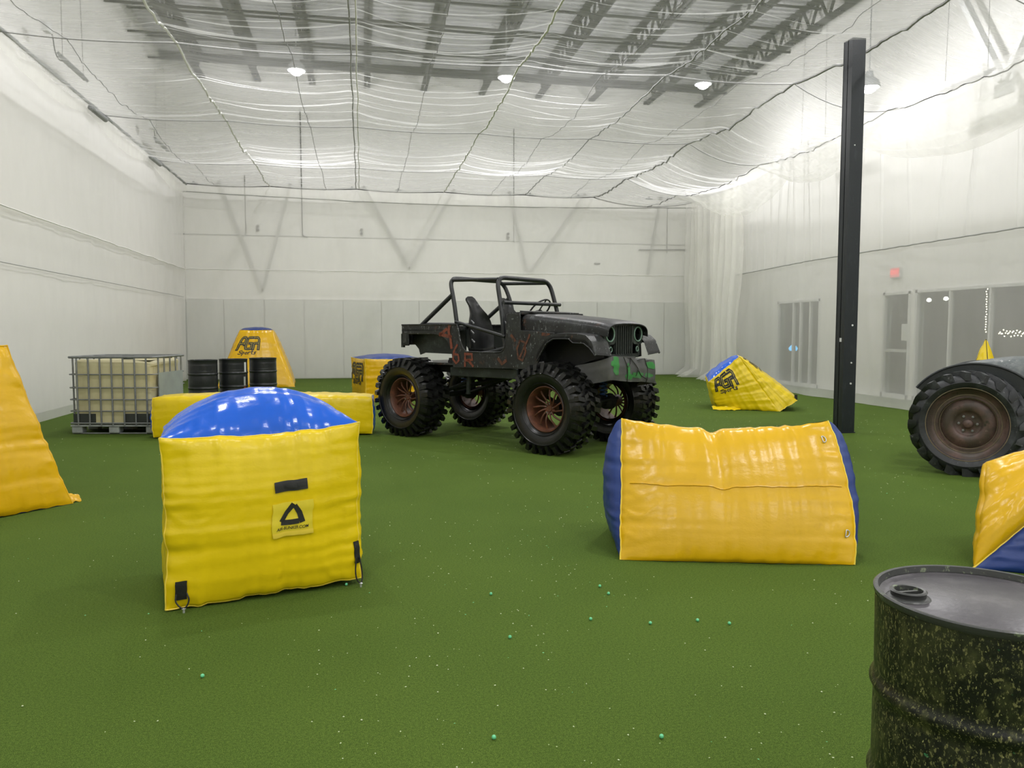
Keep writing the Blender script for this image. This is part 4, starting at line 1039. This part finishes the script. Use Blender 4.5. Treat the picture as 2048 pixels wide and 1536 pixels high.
# grille: frame plate with slats and lamp rings
gx = 3.08
m = MB()
out = [(-.44, 1.50), (-.40, 1.555), (-.30, 1.575), (.30, 1.575), (.40, 1.555), (.44, 1.50), (.44, 1.36), (.36, 1.26), (.35, 1.15), (-.35, 1.15), (-.36, 1.26), (-.44, 1.36)]
m.box((gx, 0, 1.555), (.03, .62, .035)); m.box((gx, 0, 1.175), (.03, .68, .05))
for s in (-1, 1):
    m.box((gx, s * .335, 1.26), (.03, .05, .17))
    # plate round the lamp opening
    cy, cz, r1 = s * .315, 1.44, .084; n = 28; o_ = len(m.v); ring = []
    for k in range(n):
        a = 2 * PI * k / n; ca, sa = math.cos(a), math.sin(a); q = .128 if (ca * s > 0 and sa > -.3) else min(.15, .125 / max(abs(ca), abs(sa))); 
        for X in (gx - .015, gx + .015):
            m.v.append((X, cy + r1 * ca, cz + r1 * sa)); m.v.append((X, cy + q * ca, cz + q * sa))
    for k in range(n):
        a = o_ + 4 * k; c2 = o_ + 4 * ((k + 1) % n)
        m.f += [(a + 2, a + 3, c2 + 3, c2 + 2), (a, c2, c2 + 1, a + 1), (a + 1, c2 + 1, c2 + 3, a + 3), (a, a + 2, c2 + 2, c2)]
m.build('grille_frame', 'jeep_green', J, smooth=True, sharp=30)
for k in range(8):
    y = -.175 + k * .05; MB().hexa([(gx - .03, y - .010, 1.19), (gx + .02, y - .013, 1.19), (gx + .02, y + .013, 1.19), (gx - .03, y + .010, 1.19), (gx - .03, y - .010, 1.55), (gx + .02, y - .013, 1.55), (gx + .02, y + .013, 1.55), (gx - .03, y + .010, 1.55)]).build('grille_slat', 'jeep_green', J, bevel=.004)
MB().box((gx - .12, 0, 1.36), (.02, .80, .36)).build('radiator', 'jeep_dark', J)
for s in (-1, 1):
    MB().tube([(gx + .018, s * .315 + .088 * math.cos(2 * PI * k / 32), 1.44 + .088 * math.sin(2 * PI * k / 32)) for k in range(32)], .009, 6, closed=True).build('headlamp_ring', 'mint', J, smooth=True)
    MB().tube([(gx + .018, s * .30 + .026 * math.cos(2 * PI * k / 16), 1.255 + .030 * math.sin(2 * PI * k / 16)) for k in range(16)], .006, 5, closed=True).build('indicator_ring', 'mint', J, smooth=True)
# front fenders
prof_a = [(2.311, 1.124), (2.381, 1.23), (2.457, 1.34), (2.556, 1.395), (2.793, 1.396), (2.852, 1.352), (3.009, 1.345), (3.087, 1.294), (3.168, 1.205)]
prof_o = [(2.27, 1.20), (2.34, 1.32), (2.42, 1.41), (2.56, 1.445), (2.80, 1.450), (2.90, 1.448), (3.03, 1.430), (3.11, 1.36), (3.175, 1.215)]
prof_i = [(2.20, 1.30), (2.30, 1.40), (2.42, 1.455), (2.60, 1.468), (2.85, 1.462), (2.95, 1.455), (3.05, 1.435), (3.13, 1.34), (3.19, 1.19)]
def lerp_prof(P, k):
    i = min(len(P) - 2, int(k)); t_ = k - i; return V((P[i][0] + (P[i + 1][0] - P[i][0]) * t_, 0, P[i][1] + (P[i + 1][1] - P[i][1]) * t_))
for s in (-1, 1):
    def fen(u, v, s=s):
        k = v * 8; e = .16
        if u < e: p = lerp_prof(prof_a, k).lerp(lerp_prof(prof_o, k), u / e); y = -.735
        else: p = lerp_prof(prof_o, k).lerp(lerp_prof(prof_i, k), (u - e) / (1 - e)); y = -.735 + .32 * (u - e) / (1 - e)
        return V((p.x, -s * y, p.z + .004 * nz(u * 4, v * 8, s)))
    fm = MB().shell(fen, 12, 40, (0, 0, -.010))
    fm.tube([fen(0, i / 40) + V((0, 0, -.012)) for i in range(41)], .009, 6)
    fm.tube([fen(i / 10, 1) + V((.0, 0, -.006)) for i in range(11)], .007, 6)
    fm.build('fender', 'jeep', J, smooth=True, sharp=50)
    MB().prism([(2.15, 1.46), (3.06, 1.44), (3.08, 1.16), (2.9, 1.12), (2.6, 1.02), (2.2, 1.05)], min(s * .42, s * .44), max(s * .42, s * .44)).build('inner_fender', 'jeep_dark', J)
# roll cage
def hoop(xb, zb, xt, zt, hw=.60, r=.12):
    return rounded([(xb, -hw, zb), (xb + (xt - xb) * .35, -hw, zb + (zt - zb) * .55), (xt, -hw * .93, zt), (xt, hw * .93, zt), (xb + (xt - xb) * .35, hw, zb + (zt - zb) * .55), (xb, hw, zb)], .16, 8)
R_ = .030
MB().tube(hoop(.83, 1.50, .64, 2.205), R_, 12).build('rear_hoop', 'cage', J, smooth=True)
MB().tube(hoop(1.70, 1.12, 1.50, 2.175), R_, 12).build('front_hoop', 'cage', J, smooth=True)
MB().tube([(1.655, -.60, 1.845), (1.66, .60, 1.845)], .025, 10).build('cross_bar', 'cage', J, smooth=True)
for s in (-1, 1):
    MB().tube([(.67, s * .53, 2.175), (1.50, s * .53, 2.15)], .026, 10).build('roof_bar', 'cage', J, smooth=True)
    MB().tube([(.735, s * .60, 1.97), (.10, s * .60, 1.55)], R_, 12).build('rear_brace', 'cage', J, smooth=True)
    MB().tube([(.81, s * .62, 1.605), (1.70, s * .62, 1.405)], .022, 10).build('door_bar', 'cage', J, smooth=True)
MB().tube([(.16, -.6, 1.58), (.16, .6, 1.58)], .022, 10).build('rear_cross_bar', 'cage', J, smooth=True)
MB().tube(rounded([(.95, -.64, 1.14), (1.5, -.64, 1.21), (1.72, -.64, 1.26)], .1, 4), .026, 10).build('sill_tube', 'cage', J, smooth=True)
# seats: moulded shells
def seat(y, label=None):
    bx = 1.02
    prof = [(0.0, .20), (.12, .225), (.30, .235), (.46, .20), (.58, .13), (.66, .10), (.74, .095), (.785, .07), (.80, .03)]   # (height, half width)
    def back(u, v):
        h = .80 * v; i = 0
        while i < len(prof) - 2 and h > prof[i + 1][0]: i += 1
        t_ = (h - prof[i][0]) / (prof[i + 1][0] - prof[i][0]); hw = prof[i][1] + (prof[i + 1][1] - prof[i][1]) * t_
        a = -1 + 2 * u; wing = .11 * (1 if h < .55 else max(0, 1 - (h - .55) / .2)) * abs(a) ** 2.5
        return V((bx - .07 - .12 * v + wing + (.03 * math.sin(v * PI)), y + a * hw, 1.17 + h * .98))
    e = MB().shell(back, 22, 30, (-.03, 0, .0)).build('seat_back', 'seat', J, smooth=True, sharp=50)
    def cus(u, v):
        a = -1 + 2 * u; return V((bx - .02 + .47 * v, y + a * .23, 1.155 + .10 * abs(a) ** 3 * (1 - .5 * v) + .07 * v * v))
    MB().shell(cus, 18, 16, (0, 0, -.03)).build('seat_cushion', 'seat', J, smooth=True, sharp=50)
    for hh, ll in ((.44, .07), (.30, .05), (.18, .05)):
        p = back(.12, hh / .8 * 1.0); MB().bar(p + V((.02, -.012, .02)), p + V((.08, -.012, -.02)), .018, .008, (0, 1, 0)).build('belt_slot', 'alu', e)
    m = MB()
    for s in (-1, 1): m.bar((bx - .02, y + s * .17, 1.075), (bx + .38, y + s * .17, 1.075), .03, .10)
    m.build('seat_mount', 'cage', J)
seat(-.34); seat(.34)
# steering wheel
c0 = V((1.50, .34, 1.77)); ax = V((-.75, 0, .66)).normalized(); e1 = V((0, 1, 0)); e2 = ax.cross(e1)
m = MB().tube([c0 + (e1 * math.cos(2 * PI * k / 36) + e2 * math.sin(2 * PI * k / 36)) * .185 for k in range(36)], .012, 8, closed=True)
sw = m.build('steering_wheel', 'seat', J, smooth=True)
m = MB()
for a in (0.3, PI - .3, -PI / 2): m.bar(c0, c0 + (e1 * math.cos(a) + e2 * math.sin(a)) * .18, .022, .008)
m.tube([c0, c0 - ax * .32], .022, 8); m.build('steering_column', 'seat', J)
# frame, axles, links
m = MB()
for s in (-1, 1):
    m.bar((-.10, s * .44, .98), (.60, s * .44, .96), .07, .12); m.bar((.60, s * .44, .93), (2.35, s * .44, .93), .07, .14); m.bar((2.35, s * .40, .95), (3.12, s * .36, 1.02), .07, .12)
m.box((-.06, 0, .98), (.08, .9, .10)); m.box((1.2, 0, .92), (.08, .9, .10))
m.build('chassis_frame', 'jeep_dark', J)
MB().box((1.30, -.60, .93), (1.20, .04, .13)).build('rocker_guard', 'jeep_green', J, bevel=.01)
for x, dy in ((0, -.12), (WB, .14)):
    m = MB().tube([(x, -.60, .545), (x, .60, .545)], .045, 12); m.lathe([(0, -.12), (.08, -.115), (.13, -.06), (.145, 0), (.13, .06), (.08, .10), (0, .12)], 20, 'x', (x, dy, .545))
    for s in (-1, 1): m.lathe([(.05, s * .42), (.10, s * .45), (.11, s * .56), (.0, s * .56)], 16, 'y', (x, 0, .545))
    m.build('axle', 'jeep_dark', J, smooth=True)
    for s in (-1, 1):
        xx = 1.0 if x == 0 else 1.75
        MB().tube([(x, s * .36, .50), (xx, s * .42, .84)], .026, 8).build('control_arm', 'jeep_dark', J, smooth=True)
        MB().tube([(x + (.12 if x == 0 else -.10), s * .48, .58), (x + .06, s * .46, .98)], .030, 10).tube([(x + .06, s * .46, .80), (x + .04, s * .46, 1.10)], .040, 10).build('shock_absorber', 'jeep_dark', J, smooth=True)
        pts = [(x + .05 * math.cos(a), s * .40 + .05 * math.sin(a), .62 + .36 * a / (14 * PI)) for a in [i * PI / 8 for i in range(113)]]
        MB().tube(pts, .009, 5).build('coil_spring', 'blue_metal', J, smooth=True)
MB().bar((.55, -.40, 1.06), (.90, -.42, 1.06), .05, .05).build('blue_link', 'blue_metal', J); MB().bar((.84, -.45, 1.06), (.84, -.45, .97), .04, .04).build('blue_link', 'blue_metal', J)
MB().tube([(.12, .05, .62), (1.25, .06, .86)], .034, 10).tube([(1.45, .12, .86), (WB - .10, .16, .62)], .030, 10).build('drive_shaft', 'jeep_dark', J, smooth=True)
MB().box((1.38, 0, .95), (.45, .34, .24)).box((2.45, 0, 1.18), (.75, .50, .46)).build('engine_block', 'jeep_dark', J, bevel=.03)
MB().tube([(WB + .16, -.50, .56), (WB + .16, .50, .60)], .018, 8).build('tie_rod', 'jeep_dark', J)
MB().box((.86, -.53, .90), (.10, .06, .12)).bar((.95, -.50, .98), (.93, -.50, .62), .03, .05).build('spring_hanger', 'jeep_green', J)
# bumper with grey cover
def bump(u, v):
    q = -1.03 + 2.06 * u; sg = math.copysign(1, q); a = abs(q)      # metres along the cover; the flat front is one metre wide
    if a <= .50: x, y, k = 3.26, q, 0
    else: x, y, k = 3.26 - (a - .50), sg * (.50 + .04 * (a - .5)), (a - .50) / .53
    if .44 < a < .56: e = 1 - abs(a - .50) / .06; x -= .020 * e; y -= sg * .012 * e
    zt = 1.150 - .035 * max(-1, min(1, y / .5)) - .125 * k ** .8
    zb = .862 - .040 * max(-1, min(1, y / .5)) - .085 * k
    fold = .009 * math.sin(q * 30 + v * 3) * (1 if -.2 < q < .46 else .1) + .008 * nz(u * 9, v * 4) + .016 * math.sin(PI * v)
    return V((x + (fold if k == 0 else 0), y + (sg * fold if k > 0 else 0), zb + (zt - zb) * v + .012 * nz(q * 3, 5)))
cm = MB(); cm.grid(lambda u, v: bump(u, v), 80, 14)
cm.grid(lambda u, v: (lambda p: V((p.x, p.y * (1 - v), p.z - .02 * v)))(bump(u, 1)), 80, 3)
bmp_ = cm.build('bumper_cover', 'cover_grey', J, smooth=True, sharp=40)
# green spray on the centre section
def spray(uc, vc, du, dv, seed):
    m = MB(); n = 36
    ring = []
    for k in range(n):
        a = 2 * PI * k / n; r = 1 + .45 * nz(math.cos(a) * 1.8, math.sin(a) * 1.8, seed) + .12 * nz(math.cos(a) * 6, math.sin(a) * 6, seed)
        ring.append((uc + du * r * math.cos(a), min(.985, max(.015, vc + dv * r * math.sin(a)))))
    rows = 6; vs = []
    for q in range(rows + 1):
        for (a, b_) in ring: vs.append(bump(uc + (a - uc) * q / rows, vc + (b_ - vc) * q / rows) + V((.004, -.003, 0)))
    m.add(vs, [(q * n + k, q * n + (k + 1) % n, (q + 1) * n + (k + 1) % n, (q + 1) * n + k) for q in range(rows) for k in range(n)])
    m.build('green_spray', 'green_paint', bmp_, smooth=True, fix=False)
spray(.285, .62, .028, .42, 1); spray(.43, .22, .05, .12, 2); spray(.52, .30, .06, .13, 3); spray(.66, .75, .055, .16, 4); spray(.64, .30, .05, .10, 5); spray(.41, .55, .022, .25, 6)
for pts in ([(.36, 1), (.39, .6), (.40, .0)], [(.44, 1), (.50, .55), (.49, .25)], [(.58, 1), (.62, .6), (.61, .0)], [(.39, .62), (.43, .75), (.44, .98)], [(.50, .50), (.56, .25), (.61, .12)]):
    MB().tube([bump(u, v) + V((.010, 0, 0)) for u, v in [( (pts[i][0] + (pts[i + 1][0] - pts[i][0]) * k / 5), (pts[i][1] + (pts[i + 1][1] - pts[i][1]) * k / 5)) for i in range(len(pts) - 1) for k in range(6)]], .0045, 5).build('cord', 'ink', bmp_, smooth=True)
MB().box((3.08, 0, 1.0), (.12, .90, .18)).build('bumper_beam', 'jeep_dark', J)
# graffiti on the near side of the tub
def side_face(u, v): return V((u * 3.2, -HALF - .002, .9 + v * .8))
def graf(polys, wd, mat='graffiti'):
    pol = [[((x) / 3.2, (z - .9) / .8) for x, z in pl] for pl in polys]
    strokes(side_face, pol, wd, (0, 0, 1, 1), V((1.5, 0, 1.3)), .003, 'graffiti', mat, body)
graf([[(.72, 1.50), (.60, 1.43)], [(.60, 1.435), (.80, 1.40)], [(.78, 1.55), (.76, 1.48), (.80, 1.36), (.815, 1.26)]], .045)
graf([[(.92, 1.29), (.86, 1.20), (.845, 1.10), (.90, 1.045), (.955, 1.09), (.94, 1.16), (.87, 1.17)]], .032)
graf([[(1.07, 1.17), (1.065, 1.02)], [(1.07, 1.175), (1.19, 1.175), (1.20, 1.10), (1.09, 1.09)], [(1.13, 1.09), (1.21, 1.02)]], .034)
graf([[(2.02, 1.36), (1.97, 1.26), (1.99, 1.14), (2.06, 1.11), (2.11, 1.22), (2.09, 1.34), (2.02, 1.36)], [(2.02, 1.16), (2.16, 1.40), (2.17, 1.43)]], .026, 'graffiti_dull')
graf([[(1.66, 1.12), (1.72, 1.06), (1.78, 1.10)], [(2.38, 1.44), (2.47, 1.43)], [(1.88, 1.42), (1.93, 1.36)]], .040, 'graffiti_dull')

# ================================================================== TRACTOR
TR = thing('old_tractor', 'old dark tractor with lugged rear tyre, cut by the right edge', 'tractor', (6.51, 7.20, 0), math.radians(-47))
def tractor_tire(y, side):
    R, w = .545, .30; hw = w / 2; rc = R - .040; r0 = .36
    prof = [(r0, -hw + .05), (r0 + .02, -hw + .025), (r0 + .07, -hw + .004), (rc - .05, -hw + .012), (rc - .012, -hw + .045), (rc, -hw + .09), (rc + .004, 0)]
    m = MB().lathe(prof + [(r, -q) for r, q in prof[-2::-1]], 72, 'y'); n = 20
    for k in range(n):
        da = 2 * PI / n
        for s in (-1, 1):
            a = da * k + (da / 2 if s > 0 else 0)
            # curved bar lug from shoulder to the centre line
            P = []
            for q in range(5):
                tt = q / 4; yy = s * (hw + .006 - (hw + .02) * tt); ang = a + .34 * tt ** .9; wd_ = .055 * (1 - .25 * tt); rb_ = rc - (.055 if q == 0 else .01)
                rt_ = R - .012 if q == 0 else R
                P.append([polar(rb_, yy, ang - wd_), polar(rb_, yy, ang + wd_), polar(rt_, yy * (.97), ang + wd_ * .7), polar(rt_, yy * .97, ang - wd_ * .7)])
            for A, B in zip(P, P[1:]): m.hexa([A[0], A[1], B[1], B[0], A[3], A[2], B[2], B[3]])
    t_ = m.build('rear_tire', 'tractor_tire', TR, smooth=True, sharp=40, loc=(0, y, .53))
    sd = side
    MB().lathe([(.362, sd * .10), (.375, sd * .125), (.378, sd * .115), (.345, sd * .075), (.330, sd * .05), (.30, sd * .035), (.268, sd * .04), (.262, sd * .025), (.262, sd * -.06)], 64, 'y').build('wheel_rim', 'tractor_rim', t_, smooth=True)
    MB().lathe([(.262, sd * -.01), (.255, sd * .0), (.20, sd * .028), (.145, sd * .035), (.125, sd * .010), (.118, sd * .004), (.095, sd * -.004), (.05, sd * .0), (.048, sd * .035), (.03, sd * .05), (0, sd * .052)], 48, 'y').build('wheel_disc', 'tractor_rim', t_, smooth=True, sharp=60)
    for r_, y_ in ((.374, .122), (.300, .037), (.258, .004)): MB().tube([polar(r_, sd * y_, 2 * PI * k / 64) for k in range(64)], .0045, 5, closed=True).build('rim_edge', 'rim_edge', t_, smooth=True)
    for k in range(6): MB().lathe([(.013, sd * -.005), (.013, sd * .018), (0, sd * .02)], 6, 'y', polar(.082, 0, 2 * PI * k / 6)).build('wheel_nut', 'galv', t_)
tractor_tire(-.56, -1); tractor_tire(.56, 1)
for s in (-1, 1):
    m = MB(); cx, cz = .04, .56
    def crescent(u, v, s=s):
        a = math.radians(16 + 132 * u); ro = .625; ri = .40
        wq = math.sin(PI * min(1, max(0, u))) ** .45; r = ro - (ro - ri) * (1 - v) * (.25 + .75 * wq)
        return V((cx + r * 1.03 * math.cos(a), s * .40, cz + r * .93 * math.sin(a)))
    m.shell(crescent, 60, 8, (0, s * .012, 0))
    m.tube([crescent(i / 60, 1) + V((0, s * .006, 0)) for i in range(61)], .014, 8)
    m.build('fender', 'fender_dark', TR, smooth=True, sharp=50)
def thood(u, v):
    x = -.12 + 1.87 * v; a = PI * u; hw = .30 + .03 * math.sin(v * PI); zt = 1.20 + .03 * math.sin(v * 2.2) - .14 * v ** 3; zb = .72
    ca, sa = math.cos(a), math.sin(a)
    k = min(1, .25 + 3.2 * v) ** .5
    return V((x, -hw * math.copysign(abs(ca) ** .6, ca) * k, zb + (zt - zb) * (abs(sa) ** .6) * (k * .3 + .7)))
MB().shell(thood, 36, 30, (0, 0, -.01)).build('hood', 'hood_grey', TR, smooth=True, sharp=60)
m = MB().box((.0, 0, .62), (.55, .40, .40)).box((.75, 0, .62), (1.3, .26, .32)).tube([(0, -.50, .53), (0, .50, .53)], .075, 14)
m.build('transmission', 'fender_dark', TR, bevel=.03)
MB().tube([(1.66, -.5, .40), (1.66, 0, .48), (1.66, .5, .40)], .035, 8).build('front_axle', 'fender_dark', TR)
for s in (-1, 1):
    MB().lathe([(.15, -.06), (.20, -.075), (.27, -.06), (.29, -.02), (.29, .02), (.27, .06), (.20, .075), (.15, .06)], 40, 'y', (1.66, s * .56, .29)).lathe([(0, s * .02), (.15, s * .03), (.155, 0)], 24, 'y', (1.66, s * .56, .29)).build('front_wheel', 'tractor_tire', TR, smooth=True)
def tseat(u, v):
    a = -1 + 2 * u; return V((-.40 + .34 * v, a * .20 * (1 - .2 * v), .76 + .06 * a * a + .14 * (1 - v) ** 3))
MB().shell(tseat, 12, 12, (0, 0, -.006)).bar((-.25, 0, .76), (-.1, 0, .66), .05, .015).build('seat', 'fender_dark', TR, smooth=True)

# ================================================================== PAINTBALLS AND SHELL FRAGMENTS ON THE TURF
bm0 = MB().lathe([(0, -.0086)] + [(.0086 * math.sin(PI * i / 8), -.0086 * math.cos(PI * i / 8)) for i in range(1, 8)] + [(0, .0086)], 12).build('paintball', 'ball', smooth=True)
balls = [(1.13, 3.70, 'left of the two beside the tent bunker front'), (1.66, 3.58, ''), (1.80, 3.51, ''), (1.41, 3.59, ''), (.68, 3.55, ''), (-.69, 3.39, ''), (.69, 4.17, ''), (1.33, 4.18, ''), (1.34, 4.05, ''), (-.44, 4.49, ''), (-.11, 4.49, ''), (.45, 2.66, ''), (1.05, 2.55, '')]
blab = ['green paintball lying alone straight below the vehicle front wheel, mid field', 'green paintball below the tent bunker, second from the right of the row', 'green paintball below the tent bunker, rightmost of the row',
        'green paintball below the tent bunker, third from the right of the row', 'green paintball in the middle of the open turf', 'green paintball on the open turf below the near cube bunker', 'green paintball between the two near bunkers',
        'green paintball close to the tent bunker left foot, farther one', 'green paintball close to the tent bunker left foot, nearer one', 'green paintball touching the shade under the near cube bunker',
        'green paintball by the right foot of the near cube bunker', 'green paintball nearest the bottom edge of the picture', 'green paintball on the turf left of the near drum']
for i, (x, y, _) in enumerate(balls):
    o = bm0 if i == 0 else bm0.copy()
    if i: COL.objects.link(o)
    o.location = (x, y, .0085); tag(o, blab[i], 'paintball', 'green paintballs on the turf')
KEEP = [(2.27, 8.9, .62), (.66, 10.6, .62), (3.3, 9.6, .62), (1.75, 11.4, .62), (6.5, 7.2, 1.0), (-.6, 4.8, .75), (1.85, 4.9, .6), (2.6, 4.8, .7), (3.0, 4.7, .6), (4.5, 4.2, 1.2), (7.1, 13.5, 1.2), (-3.3, 7.0, 1.2),
        (-2.7, 11.4, .5), (-2.0, 11.4, .5), (-1.3, 11.4, .5), (-.6, 11.4, .5), (0, 11.3, .5), (-3.4, 12.3, .9), (.5, 17, 1), (-2.8, 21.9, 1.4), (-3.2, 16.9, .4), (-2.7, 17.4, .4), (-2.2, 17.9, .4), (1.6, 1.7, .35), (8.85, 9.62, .6), (6.9, 10.06, .2), (7.5, 6.1, 1.0)]
def frags(name, mat, n, seed, label):
    r = random.Random(seed); m = MB()
    for i in range(n):
        while True:
            x = r.uniform(-4.6, 9.3); y = 2.2 + 19 * r.random() ** 1.6
            if nz(x * .8, y * .5, 3) + r.random() * .9 > .35 and (x > -1 + y * .05 or r.random() < .45): break
        if any((x - a_) ** 2 + (y - b_) ** 2 < c_ * c_ for a_, b_, c_ in KEEP): continue
        s = r.uniform(.0018, .0048) * (1 + y * .045); a = r.random() * 6.28; z = r.uniform(.003, .006); h = s * r.uniform(.3, .9)
        e = r.uniform(.4, .9)
        p = [V((x + s * math.cos(a + q * PI / 2) * (1 if q % 2 == 0 else e), y + s * math.sin(a + q * PI / 2) * (1 if q % 2 == 0 else e), z)) for q in range(4)]
        m.add(p + [V((x, y, z + h))], [(0, 1, 4), (1, 2, 4), (2, 3, 4), (3, 0, 4)])
    return tag(m.build(name, mat, fix=False), label, 'litter', kind='stuff')
frags('shell_fragments', 'frag', 3600, 5, 'pale broken paintball shells scattered over the turf')
frags('shell_crumbs', 'frag_green', 420, 9, 'bright green paintball crumbs scattered over the turf')
